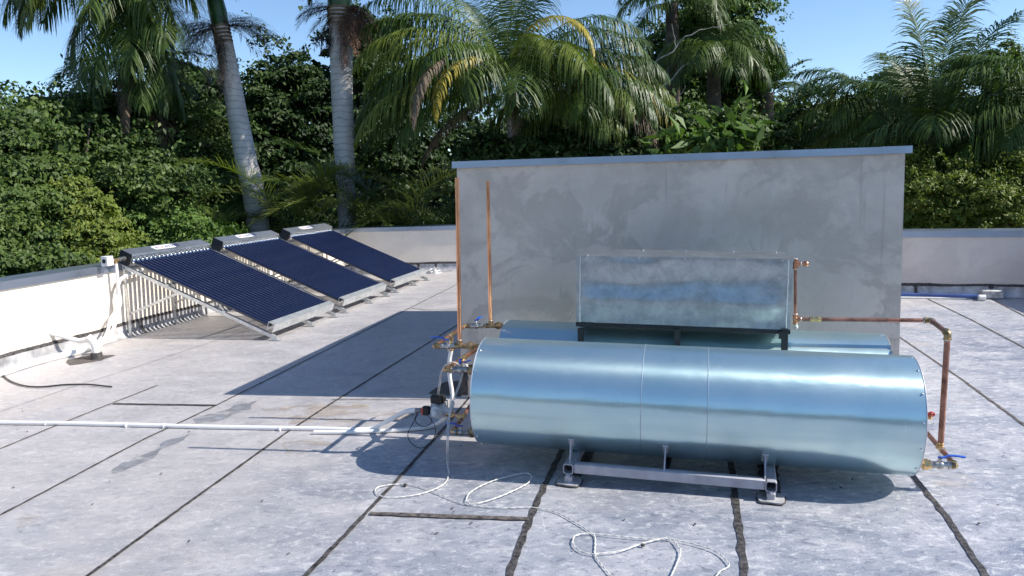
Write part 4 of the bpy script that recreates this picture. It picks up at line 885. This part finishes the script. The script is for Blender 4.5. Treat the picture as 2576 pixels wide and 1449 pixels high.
def frond_mesh(rng, base, az, e0, L_, bend, leaflen=.55, n=56, lw=.030, ldroop=.9, sweep=.55, stiff=1.0, start=.16, ribr=.014, vee=.25):
    """one feather frond -> quads"""
    ns = 26; P = [np.array(base, float)]; h = np.array([math.sin(az), math.cos(az), 0]); T = []
    for i in range(ns):
        s_ = (i+.5)/ns; e = e0-bend*s_**1.25; t = h*math.cos(e)+k*math.sin(e); T.append(t); P.append(P[-1]+t*L_/ns)
    T.append(T[-1]); P = np.array(P); T = np.array(T); side = np.cross(h, k); Q = []
    # rachis as thin 3-sided strips
    for i in range(ns):
        r0 = ribr*(1-.85*i/ns); r1 = ribr*(1-.85*(i+1)/ns); n0 = np.cross(side, T[i]); n1 = np.cross(side, T[i+1])
        A = [P[i]+side*r0, P[i]+n0*-r0, P[i]-side*r0]; B = [P[i+1]+side*r1, P[i+1]-n1*r1, P[i+1]-side*r1]
        for a in range(3): b = (a+1) % 3; Q.append([A[a], A[b], B[b], B[a]])
    lq = []
    for i in range(n):
        s_ = start+(1-start)*(i+rng.uniform(-.25, .25))/n; s_ = min(.995, max(start, s_)); f_ = s_*ns; j = min(ns-1, int(f_)); w_ = f_-j; p = P[j]*(1-w_)+P[j+1]*w_; t = T[j]; nn = np.cross(side, t)*-1
        if nn[2] < 0 and abs(t[2]) < .95: nn = -nn
        ll = leaflen*(math.sin(math.pi*min(1, (.18+.82*(s_-start)/(1-start))))**.55)*rng.uniform(.85, 1.1)
        ll = max(ll, leaflen*.28)*rng.uniform(.82, 1.12)
        if rng.uniform() < .04: continue
        for sg in (-1, 1):
            sw = sweep+.5*(s_**3)+rng.normal(0, .08); d_ = side*sg*math.cos(sw)+t*math.sin(sw)+nn*vee*rng.uniform(.4, 1.5); d_ /= np.linalg.norm(d_)
            seg = 4; q0_ = p.copy(); wdir = t-d_*(t@d_); wdir /= np.linalg.norm(wdir)+1e-9; wv_ = wdir*math.cos(.4*sg)+np.cross(d_, wdir)*math.sin(.4*sg); prev = (q0_-wv_*lw*.35, q0_+wv_*lw*.35); dd_ = d_.copy(); dr_ = ldroop*rng.uniform(.7, 1.25)
            for m_ in range(seg):
                dd_ = dd_-k*dr_*.30*(m_+.6)/seg*stiff*1.6; dd_ /= np.linalg.norm(dd_); q0_ = q0_+dd_*ll/seg; ww = lw*(.5, .48, .34, .04)[m_]; cur = (q0_-wv_*ww, q0_+wv_*ww); Q.append([prev[0], prev[1], cur[1], cur[0]]); prev = cur
    return np.array(Q, float).reshape(-1, 3), len(Q)
def palm_trunk(root, pts, rads, mat='royal', name='trunk'):
    m_ = MB(); P = smoothpath(pts, 10); n = len(P); rr = []
    for i in range(n):
        f_ = i/(n-1)*(len(rads)-1); j = min(len(rads)-2, int(f_)); r = rads[j]+(rads[j+1]-rads[j])*(f_-j); rr.append(r*(1+.005*math.sin(i*1.7)))
    m_.tube(P, rr, 24); return m_.build(name, MT[mat], root)
def palm(name, C, fr, seed, label, trunkpts=None, rads=(.16, .14), mat='palm', tmat='bark', cat='palm tree', group=None, ls=1.0, **kw):
    """fr: list of (az_deg, elev_deg, length, bend_deg, [material], [overrides])"""
    rng = np.random.default_rng(seed); C = np.array(C, float)
    tp_ = trunkpts or [np.array([C[0], C[1], GZ]), np.array([C[0]+.1, C[1], (C[2]+GZ)/2]), C]
    root = thing(name, np.array([tp_[0][0], tp_[0][1], GZ]), label, cat, group)
    palm_trunk(root, tp_, rads, tmat)
    for f_ in fr:
        az, el, L_, bd2 = f_[:4]; L_ = L_*ls; mt_ = f_[4] if len(f_) > 4 and f_[4] else mat; kk = dict(kw)
        if len(f_) > 5: kk.update(f_[5])
        V_, n_ = frond_mesh(rng, C+rng.normal(0, .05, 3), R_(az), R_(el), L_, R_(bd2), **kk); o = quads_obj('frond', V_, n_, MT[mt_], root)
        if mt_ == 'dead': o['label'] = 'dry brown frond'
        elif mt_ == 'palmyel': o['label'] = 'yellowing frond'
    return root
def B(px, py, dep, rx, rz, ry=None): return (Yp(px, py, dep), (rx, ry or rx*.8, rz))
TG = 'broadleaf trees beyond the roof'
# left hand mass
broadleaf('broadleaf_tree', [B(30, 395, 13.0, 1.05, 1.0), B(130, 330, 13.8, .85, .65), B(-90, 460, 12.4, 1.1, 1.0), B(150, 450, 13.6, .8, .7)], 31500, 0.099, 'leafA', 11, 'tall leafy tree at the far left edge, its crown against the sky', clumps=46, clr=.42, group=TG)
broadleaf('broadleaf_tree', [B(255, 310, 15.6, 1.1, .75), B(350, 455, 14.0, .95, .8), B(240, 400, 14.6, .9, .8)], 31500, 0.092, 'leafA', 12, 'leafy tree with its crown behind the drooping dark palm on the left', clumps=46, clr=.40, group=TG)
broadleaf('broadleaf_tree', [B(500, 400, 16.5, 1.05, 1.35), B(560, 520, 15.6, .85, 1.1), B(450, 520, 15.5, 1.0, 1.0)], 29400, 0.086, 'leafA', 13, 'leafy tree between the dark palm and the leaning pale palm trunk', clumps=44, clr=.38, group=TG)
broadleaf('shrub', [B(205, 545, 12.3, .72, .50), B(215, 640, 12.2, .95, .6)], 23100, 0.063, 'leafC', 14, 'round domed shrub with small bright leaves above the left parapet', 'shrub', clumps=50, clr=.22)
broadleaf('shrub', [B(40, 560, 11.8, .75, .6), B(-60, 660, 11.2, .8, .65), B(60, 670, 11.2, .75, .5)], 23100, 0.079, 'leafA', 15, 'shrub with glossy leaves at the lower left corner above the parapet', 'shrub', clumps=44, clr=.30)
broadleaf('shrub', [B(400, 600, 13.9, 1.05, .75), B(520, 620, 13.8, .9, .6)], 23100, 0.079, 'leafD', 16, 'dense shrub right behind the nearest solar collector', 'shrub', clumps=44, clr=.30)
# dark trees behind the pale trunks
broadleaf('evergreen_tree', [B(800, 250, 20, .7, 1.15), B(700, 260, 20, 1.15, 1.4), B(640, 400, 19.5, 1.1, 1.3), B(760, 430, 19.5, 1.2, 1.4)], 29400, 0.125, 'leafB', 21, 'dark evergreen tree between the two pale palm trunks', clumps=44, clr=.42, group=TG)
broadleaf('evergreen_tree', [B(925, 120, 20.5, 1.0, .9), B(950, 240, 20.5, 1.35, 1.75), B(1010, 420, 20, 1.4, 1.5), B(880, 450, 20, 1.1, 1.3)], 29400, 0.132, 'leafB', 22, 'dark evergreen tree just right of the straight pale palm trunk', clumps=46, clr=.45, group=TG)
broadleaf('evergreen_tree', [B(1230, 380, 22, 1.7, 1.3), B(1420, 370, 22, 1.7, 1.2), B(1130, 480, 21, 1.2, 1.2)], 27300, 0.145, 'leafB', 23, 'dark evergreen tree behind the drooping feather palm in the middle', clumps=46, clr=.5, group=TG)
broadleaf('evergreen_tree', [B(1590, 330, 21, 1.2, 1.3), B(1700, 360, 20, 1.2, 1.0), B(1670, 170, 20.5, .85, 1.3), B(1480, 300, 20.5, 1.2, 1.0)], 18900, 0.139, 'leafB', 24, 'dark evergreen tree behind the pale bare branches', clumps=44, clr=.45, group=TG)
broadleaf('broadleaf_tree', [B(1800, 60, 19, 1.15, 1.0), B(1880, 150, 18.6, .85, .75), B(1760, 210, 19, 1.1, 1.0), B(1900, 260, 18.8, .65, .7)], 33600, 0.099, 'leafD', 25, 'tall bright green tree rising above the plant room against the sky', clumps=50, clr=.36, group=TG)
broadleaf('shrub', [B(1700, 360, 14.5, .62, .60), B(1830, 350, 14.3, .7, .62), B(1930, 370, 14.6, .5, .55)], 16800, 0.086, 'leafA', 26, 'climbing shrub with heart shaped leaves over the right half of the plant room', 'shrub', clumps=40, clr=.26, asp=.8)
broadleaf('shrub', [B(1790, 370, 13.4, .6, .36)], 900, .34, 'leafD', 27, 'large leaved plant just above the coping of the plant room', 'plant', clumps=16, clr=.3, asp=.34)
broadleaf('evergreen_tree', [B(2120, 330, 20, 1.4, 1.0), B(2010, 330, 20.5, .9, .9), B(2250, 300, 20, 1.3, 1.2), B(2330, 350, 19.5, 1.2, 1.1)], 31500, 0.132, 'leafB', 28, 'dark evergreen tree behind the feather palms on the right', clumps=46, clr=.45, group=TG)
broadleaf('broadleaf_tree', [B(2530, 200, 19, .85, .85), B(2600, 330, 18.5, 1.2, 1.2), B(2450, 330, 19, 1.1, .95)], 27300, 0.106, 'leafA', 29, 'leafy tree at the right edge behind the palms, topmost there', clumps=46, clr=.36, group=TG)
broadleaf('shrub', [B(2350, 500, 12.4, .72, .55), B(2300, 440, 13, .5, .45)], 23100, 0.056, 'leafC', 31, 'yellow green scrub just right of the plant room wall', 'shrub', clumps=46, clr=.24)
broadleaf('shrub', [B(2500, 530, 11.8, .9, .5), B(2600, 470, 12, .7, .6)], 25200, 0.056, 'leafC', 32, 'yellow green scrub above the far right parapet at the right edge', 'shrub', clumps=46, clr=.24)
broadleaf('shrub', [B(2440, 420, 13.4, .75, .5), B(2560, 420, 13.5, .6, .5), B(2330, 560, 12.6, .8, .4)], 23100, 0.059, 'leafD', 33, 'green thicket between the right palms and the yellow green scrub', 'shrub', clumps=46, clr=.26)
broadleaf('shrub', [B(1370, 370, 15.5, .5, .65), B(1340, 330, 16, .35, .4)], 8820, 0.073, 'leafD', 34, 'fern like shrub catching the sun right of the middle palm trunk', 'shrub', clumps=30, clr=.25, asp=.35)
broadleaf('shrub', [B(660, 600, 16.2, .8, .6), B(820, 590, 18, 1.1, .8), B(1000, 600, 18, 1.4, .8)], 18900, 0.099, 'leafB', 35, 'dark undergrowth behind the far parapet and the fan of small palms', 'shrub', clumps=44, clr=.4)
broadleaf('evergreen_tree', [B(500, 250, 20, .95, .95), B(430, 330, 19.5, .9, .8)], 14000, .13, 'leafB', 36, 'dark evergreen tree seen between the drooping dark palm and the leaning pale trunk', clumps=44, clr=.36, group=TG)
broadleaf('shrub', [B(1230, 410, 14.3, .5, .5), B(1330, 400, 14.4, .5, .45), B(1440, 395, 14.3, .5, .5), B(1560, 390, 14.2, .5, .5)], 14000, .10, 'leafB', 37, 'low dark shrubbery right behind the left half of the plant room coping', 'shrub', clumps=40, clr=.28)
# distant wood that closes the view
rngw = np.random.default_rng(77); Vw = []; nw = 0
for i in range(46):
    px = -500+i*78; c = Yp(px, 0, 30+rngw.uniform(-3, 4)); topz = {0: 2.2}.get(0)+rngw.uniform(-.7, .7)+(-1.1 if px < 150 else 0)
    for q_ in range(2):
        cc = np.array([c[0], c[1], topz-2.2-3.2*q_]); n = 900; P = rngw.normal(0, 1, (n, 3)); P /= np.linalg.norm(P, axis=1, keepdims=True); P[:, 1] = -abs(P[:, 1])
        V_, m_ = leaves(rngw, cc+P*np.array([1.9, 1.4, 2.2])*rngw.uniform(.7, 1.05, (n, 1)), P+np.array([0, 0, .4]), .48, .65); Vw.append(V_); nw += m_
for i in range(64):  # unseen ring behind the camera, added for reflections in the tanks
    a_ = R_(100)+R_(340)*i/63
    if math.sin(a_) > .25: continue
    c = np.array([24*math.cos(a_), 24*math.sin(a_), 0]); n = 500
    for q_ in range(2):
        cc = np.array([c[0], c[1], 1.2-3.2*q_+rngw.uniform(-.8, .8)]); P = rngw.normal(0, 1, (n, 3)); P /= np.linalg.norm(P, axis=1, keepdims=True)
        V_, m_ = leaves(rngw, cc+P*np.array([2.0, 2.0, 2.3])*rngw.uniform(.7, 1.05, (n, 1)), P+np.array([0, 0, .4]), .7, .65); Vw.append(V_); nw += m_
fw = quads_obj('distant_wood', np.concatenate(Vw), nw, MT['leafB']); tag(fw, 'continuous dark wood behind the nearer trees, continued unseen behind the camera for reflections', 'wood', kind='stuff')
# pale bare branches
rngb = np.random.default_rng(5); rb_ = thing('bare_tree', np.array([*Yp(1620, 300, 16)[:2], GZ]), 'thin bare pale branches beside the drooping feather palm', 'tree')
mb = MB(); tb = Yp(1625, 330, 16); limb(mb, rngb, np.array([tb[0], tb[1], GZ]), tb, .09, .05)
for a_, b_, r_ in (((1625, 330), (1650, 240), .035), ((1650, 240), (1720, 165), .026), ((1650, 240), (1590, 190), .02), ((1625, 330), (1690, 270), .02), ((1690, 270), (1725, 215), .014), ((1720, 165), (1800, 150), .014), ((1640, 170), (1760, 75), .02), ((1650, 240), (1640, 170), .025), ((1760, 75), (1830, 62), .011), ((1590, 190), (1575, 170), .012), ((1700, 120), (1690, 60), .01)):
    limb(mb, rngb, Yp(*a_, 16), Yp(*b_, 15.8), r_, r_*.5, .18)
mb.build('branches', simple('pale dry bark', (.34, .31, .27), .8, 0, 8, .2), rb_)
# ---- palms
def royal(pts, dep, rads, seed, label, fr, fruit):
    P = [Yp(x, y, dep) for x, y in pts]; P = [np.array([P[0][0]*1.0-(P[1][0]-P[0][0])*.8, P[0][1], GZ])]+P
    C = P[-1]; o = palm('royal_palm', C+(P[-1]-P[-2])*.0, [], seed, label, P, rads, tmat='royal', group='tall pale trunked palms')
    rng = np.random.default_rng(seed); axd = (P[-1]-P[-2]); axd /= np.linalg.norm(axd)
    m_ = MB(); m_.tube([C-axd*.02, C+axd*.25, C+axd*.8, C+axd*1.3], [rads[-1]*1.02, rads[-1]*1.12, rads[-1]*.8, rads[-1]*.35], 20); m_.build('crownshaft', MT['shaft'], o)
    m_ = MB()
    for i in range(5): m_.tube([C-axd*(.02+.07*i), C-axd*(.055+.07*i)], [rads[-1]*1.16, rads[-1]*1.10], 20)
    m_.build('leaf_scar', MT['dead'], o)
    Ct = C+axd*1.25
    for f_ in fr:
        V_, n_ = frond_mesh(rng, Ct, R_(f_[0]), R_(f_[1]), f_[2], R_(f_[3]), leaflen=.85, n=80, lw=.026, ldroop=1.5, vee=.4); quads_obj('frond', V_, n_, MT[f_[4] if len(f_) > 4 else 'palm'], o)
    for (az, el, L_, bd2, ll, mt_) in fruit:
        for q_ in range(10):
            V_, n_ = frond_mesh(rng, C+axd*-.05, R_(az+rng.normal(0, 14)), R_(el+rng.normal(0, 12)), L_*rng.uniform(.7, 1.05), R_(bd2*rng.uniform(.8, 1.2)), leaflen=ll, n=30, lw=.008, ldroop=.9, vee=.3, start=.12, ribr=.008)
            ob_ = quads_obj('fruit_stalk', V_, n_, MT[mt_], o)
    return o
MT['stalk'] = simple('dark dry fruit stalk', (.055, .042, .032), .8, 0, 8, .3)
MT['fruit'] = simple('brown fruit cluster', (.15, .075, .045), .8, 0, 20, .4)
RF = [(-90, 60, 3.3, 125), (-60, 70, 3.2, 100), (-120, 50, 3.2, 120), (90, 62, 3.3, 125), (60, 72, 3.1, 100), (120, 52, 3.2, 115, 'palmlit'), (180, 50, 3.1, 120), (150, 66, 3.2, 110), (0, 60, 3.0, 90), (-150, 60, 3.2, 115), (88, 40, 2.6, 118, 'palmlit'), (100, 25, 2.3, 105, 'palmlit'), (-88, 38, 2.5, 118), (-100, 22, 2.2, 105), (75, 30, 2.4, 115), (-70, 30, 2.3, 112)]
royal([(652, 600), (618, 400), (590, 250), (566, 120), (554, 62)], 15, [.215, .215, .205, .18, .165, .15], 41, 'leaning royal palm with pale ringed trunk, left of the two pale trunks', RF, [(-90, 10, 1.05, 55, .5, 'stalk'), (95, 12, 1.15, 60, .55, 'stalk'), (-140, -10, 1.0, 45, .5, 'stalk'), (170, -60, 1.5, 20, .2, 'stalk')])
royal([(876, 600), (868, 430), (861, 250), (858, 120), (855, 16)], 15, [.17, .175, .185, .20, .215, .215], 42, 'straight royal palm with pale ringed trunk, right of the two pale trunks', [(a+20, e+4, l, b) for a, e, l, b, *_ in RF], [(-92, 8, .95, 62, .30, 'stalk'), (95, -5, 1.0, 95, .22, 'fruit'), (120, -5, 1.1, 100, .22, 'fruit'), (80, 10, .9, 120, .22, 'fruit'), (-120, -50, 1.0, 35, .25, 'stalk'), (150, -40, 1.3, 50, .2, 'fruit')])
# drooping dark palm at the left
palm('feather_palm', Yp(318, -60, 14.6), [(-92, 30, 2.7, 118), (-84, 45, 2.8, 122), (-98, 12, 2.3, 88), (-104, 22, 2.5, 100), (-80, 20, 2.2, 92), (-135, 35, 2.3, 120), (-150, 20, 2.4, 105, 'palmlit'), (-165, 32, 2.3, 120, 'palmlit'), (-140, 5, 2.2, 85, 'palmlit'), (175, 10, 2.1, 95), (150, 20, 2.1, 110), (120, 38, 2.1, 118), (92, 40, 2.0, 120), (75, 48, 2.2, 118), (100, 10, 1.7, 90), (120, -10, 1.8, 75), (135, -20, 2.2, 60), (160, -30, 2.4, 50), (180, -35, 2.6, 46), (-165, -40, 2.5, 42), (-130, -42, 2.0, 40), (125, -50, 2.4, 32), (150, -55, 2.7, 28), (-150, -58, 2.5, 26), (110, -62, 2.5, 22), (0, 45, 2.2, 100), (-30, 55, 2.3, 100), (30, 50, 2.2, 100), (10, -50, 2.6, 34), (60, -60, 2.5, 26), (170, -70, 3.0, 14, 'dead', dict(leaflen=.35)), (-170, -74, 3.1, 12, 'dead', dict(leaflen=.3))], 43, 'dark drooping feather palm at the top left, heavy hanging fronds', [np.array([*Yp(322, 560, 14.8)[:2], GZ]), Yp(322, 420, 14.8), Yp(330, 150, 14.8), Yp(335, -40, 14.8)], (.09, .08, .08), 'palm', 'bark', leaflen=.85, n=78, lw=.022, ldroop=2.2, vee=.15, group='feather palms')
palm('feather_palm', Yp(345, 205, 15.9), [(-92, 30, 1.95, 72, 'palmlit'), (-96, 42, 1.8, 95, 'palmlit'), (-80, 15, 1.5, 70), (88, 40, 1.7, 100), (110, 25, 1.6, 90), (170, 35, 1.6, 110), (-150, 30, 1.7, 110, 'palmlit'), (60, 60, 1.6, 80), (-40, 70, 1.6, 60), (120, -50, 1.5, 30, 'dead'), (100, -55, 1.6, 25, 'dead'), (-120, -55, 1.5, 25)], 44, 'smaller feather palm behind the dark palm, one sunlit frond pointing left', leaflen=.5, n=46, lw=.03, ldroop=1.0, group='feather palms')
palm('feather_palm', Yp(470, 330, 16.6), [(70, 35, 1.0, 70, 'palmlit'), (100, 50, 1.1, 90), (-90, 50, 1.1, 90), (150, 30, 1.0, 90, 'palmlit'), (100, -50, 1.2, 30, 'dead'), (140, -55, 1.1, 25, 'dead'), (-120, 20, 1.0, 80)], 45, 'little feather palm with a dry brown skirt left of the leaning trunk', leaflen=.34, n=36, lw=.022, ldroop=.8, group='feather palms')
# big feather palm in the middle
palm('feather_palm', Yp(1288, 225, 14.5), [
    (-85, 68, 3.4, 108), (-95, 60, 3.2, 116, 'palmlit'), (-78, 74, 3.4, 96), (-90, 60, 3.3, 132, 'palmlit'), (-82, 42, 3.2, 112), (-98, 26, 3.1, 92, 'palmlit'), (-86, 34, 3.3, 100), (-88, 12, 2.8, 66), (-70, 70, 3.0, 95), (-110, 5, 2.4, 62), (-60, 50, 2.6, 105), (-100, 50, 2.8, 120),
    (-20, 82, 2.7, 40), (10, 86, 2.8, 30), (40, 80, 2.7, 45), (-50, 78, 2.7, 62),
    (90, 62, 2.9, 112), (84, 46, 3.0, 104), (95, 30, 3.0, 92), (100, 34, 2.7, 98), (88, 14, 2.5, 66), (76, 66, 2.9, 100), (110, 8, 2.1, 60, 'palmlit'), (96, 3, 2.3, 62, 'palmlit'), (120, 38, 2.3, 120), (58, 56, 2.6, 100),
    (96, 20, 3.1, 98, 'dead'), (92, 34, 3.1, 108, 'palmyel', dict(n=40)),
    (-140, 44, 2.7, 140, 'palmyel', dict(leaflen=.32, n=60, start=.4)), (-138, 40, 3.1, 134, 'dead', dict(leaflen=.28, n=80, start=.55)), (-120, 50, 2.0, 150, 'palmlit', dict(leaflen=.5)),
    (125, 88, 2.75, 176, 'palmyel', dict(leaflen=.30, n=70, ldroop=3.2, start=.4)), (155, 78, 2.0, 165, 'palmlit', dict(leaflen=.45)), (165, 50, 1.7, 140), (178, 40, 1.9, 130), (-150, 50, 2.0, 130), (140, 60, 2.2, 130, 'palmlit'), (-130, 62, 2.4, 130),
    (-95, -62, 1.5, 20, 'dead', dict(leaflen=.3)), (90, -66, 1.4, 18, 'dead', dict(leaflen=.3)), (150, -70, 1.5, 15, 'dead', dict(leaflen=.3)), (-92, -12, 2.1, 58, 'dead', dict(leaflen=.5))], 46,
    'big feather palm in the middle with long drooping fronds, two of them yellow', [np.array([*Yp(1296, 600, 14.5)[:2], GZ]), Yp(1296, 430, 14.5), Yp(1291, 320, 14.5), Yp(1288, 225, 14.5)], (.13, .12, .10), 'palm', 'royal', leaflen=1.05, n=108, lw=.018, ldroop=2.9, vee=.15, sweep=.22, ls=1.07, group='feather palms')
palm('feather_palm', Yp(1440, 250, 14.6), [(90, 60, 2.2, 115), (85, 42, 2.3, 104, 'palmlit'), (95, 26, 2.2, 88), (90, 10, 2.0, 70, 'palmlit'), (100, -5, 1.9, 52), (110, 30, 1.9, 110), (130, 30, 1.7, 110, 'palmlit'), (-90, 45, 1.9, 110), (-95, 20, 1.7, 85), (150, 10, 1.6, 85), (60, 70, 2.3, 85), (-60, 75, 2.2, 70), (100, 14, 2.1, 66, 'palmyel', dict(n=30)), (88, -25, 1.9, 45, 'dead'), (-92, -10, 1.6, 55), (180, 40, 1.7, 120)], 54, 'feather palm tucked behind the right side of the middle palm', leaflen=.9, n=88, lw=.017, ldroop=2.9, vee=.15, sweep=.22, group='feather palms')
palm('feather_palm', Yp(1368, 330, 15.8), [(90, 40, .9, 90), (-90, 50, .9, 100), (150, 50, .9, 100, 'palmlit'), (60, 70, 1.0, 70)], 47, 'young palm with a pale thin stem right of the middle palm trunk', leaflen=.28, n=30, lw=.02, ldroop=.7, rads=(.05, .045), tmat='royal', group='feather palms')
# upper right palms above the plant room
palm('feather_palm', Yp(1690, 10, 17.5), [(-90, 40, 1.3, 110, 'palmlit'), (-100, 60, 1.4, 120), (90, 45, 1.6, 110), (100, 20, 1.5, 90), (150, 30, 1.5, 110), (-150, 40, 1.5, 110), (30, 75, 1.6, 60), (-30, 75, 1.6, 60), (90, 70, 1.7, 90), (120, 10, 1.4, 80), (-120, 0, 1.3, 70)], 48, 'feather palm at the top edge above the bare branches', leaflen=.8, n=62, lw=.018, ldroop=2.5, group='feather palms')
palm('feather_palm', Yp(1795, 140, 16.8), [(92, 30, 1.7, 95), (100, 48, 1.6, 120), (84, 10, 1.3, 75), (-92, 30, 1.4, 95), (-84, 50, 1.4, 110), (150, 30, 1.4, 110), (-150, 35, 1.4, 115), (120, 5, 1.4, 75), (175, 10, 1.3, 85), (60, 65, 1.5, 80), (-120, 5, 1.3, 75), (20, 70, 1.4, 60)], 49, 'feather palm in front of the tall bright green tree', leaflen=.8, n=66, lw=.018, ldroop=2.5, group='feather palms')
palm('feather_palm', Yp(1930, 235, 18), [(10, 86, 1.3, 30), (90, 68, 1.2, 60), (-90, 66, 1.2, 60), (60, 55, 1.1, 70), (-60, 75, 1.2, 40), (120, 40, 1.1, 90), (90, 20, 1.0, 80), (160, 40, 1.0, 90)], 50, 'small upright feather palm at the right foot of the tall green tree', leaflen=.42, n=40, lw=.022, ldroop=.8, group='feather palms')
# right hand palms
palm('feather_palm', Yp(2215, 290, 14.6), [(-90, 66, 2.0, 118), (-84, 50, 1.9, 100), (-94, 34, 1.75, 82, 'palmlit'), (-90, 14, 1.7, 70), (-88, -6, 1.7, 48, 'palmlit'), (-100, -16, 1.8, 40), (-60, 72, 1.9, 90), (-120, 40, 1.5, 110), (-150, 35, 1.4, 115), (170, 40, 1.4, 120), (90, 50, 1.5, 110), (100, 20, 1.3, 90), (150, 10, 1.3, 85), (40, 70, 1.6, 70), (-120, 0, 1.5, 60), (120, -10, 1.3, 60)], 51, 'feather palm with fronds arching left towards the gap of sky', leaflen=.78, n=68, lw=.019, ldroop=1.9, group='feather palms')
palm('feather_palm', Yp(2352, 345, 13.4), [(-20, 86, 2.55, 26), (160, 88, 2.5, 30), (40, 80, 2.6, 38), (80, 76, 2.6, 50), (-75, 66, 2.3, 86), (60, 66, 2.4, 66), (-10, 70, 2.3, 50), (90, 50, 1.9, 80), (95, 25, 1.7, 75), (-95, 40, 1.6, 95), (150, 60, 1.6, 110), (120, 10, 1.5, 70), (-150, 50, 1.5, 110), (-92, 5, 1.4, 60), (160, -50, 1.2, 30, 'palmlit'), (130, -55, 1.3, 25, 'palmlit')], 52, 'feather palm with tall upright fronds against the sky on the right', leaflen=.85, n=76, lw=.020, ldroop=1.7, vee=.2, group='feather palms')
palm('feather_palm', Yp(2650, 300, 12.6), [(-92, 52, 2.3, 80), (-86, 36, 2.2, 76), (-95, 20, 2.1, 68), (-90, 2, 1.9, 60, 'palmlit'), (-100, 12, 1.9, 74), (-80, 66, 2.3, 92), (-120, 20, 1.8, 90), (-150, 30, 1.6, 110), (-60, 70, 2.1, 80), (-110, -20, 1.6, 45), (180, 10, 1.4, 90), (-30, 60, 1.9, 80)], 53, 'feather palm reaching in from the right edge', leaflen=.82, n=72, lw=.019, ldroop=1.9, group='feather palms')
# clump palms behind the far parapet
def areca(px, py, dep, n, L_, seed, label, spread=75, mats=('palm', 'palmlit', 'palmlit')):
    rg = np.random.default_rng(seed); fr = []
    for i in range(n): fr.append((rg.uniform(-125, 125) if i % 3 else (90 if i % 2 else -90)+rg.normal(0, 15), rg.uniform(50, 84), L_*rg.uniform(.75, 1.1), rg.uniform(70, 125), mats[rg.integers(0, len(mats))]))
    return palm('areca_palm', Yp(px, py, dep), fr, seed, label, leaflen=.62, n=44, lw=.017, ldroop=.55, vee=.35, sweep=.6, start=.25, rads=(.07, .06), group='clumping palms behind the far parapet')
areca(735, 610, 14.4, 11, 2.5, 61, 'clumping palm just right of the leaning pale trunk')
areca(850, 610, 14.8, 9, 2.2, 62, 'clumping palm at the foot of the straight pale trunk')
areca(985, 610, 14.3, 13, 2.9, 63, 'largest clumping palm, midway between the straight trunk and the plant room')
areca(1095, 640, 14.2, 9, 2.1, 64, 'clumping palm beside the left edge of the plant room', mats=('palm', 'palmlit'))
areca(800, 640, 14.8, 7, 1.0, 65, 'small clumping palm with yellow leaflets behind the far collector', mats=('palmyel', 'palm', 'palmlit'))
areca(560, 610, 14.6, 8, 1.2, 66, 'clumping palm with thin dark leaves left of the leaning trunk', mats=('palm',))
areca(0, 760, 11.5, 5, .9, 67, 'pale palm tips poking over the parapet at the left edge', mats=('palmlit',))
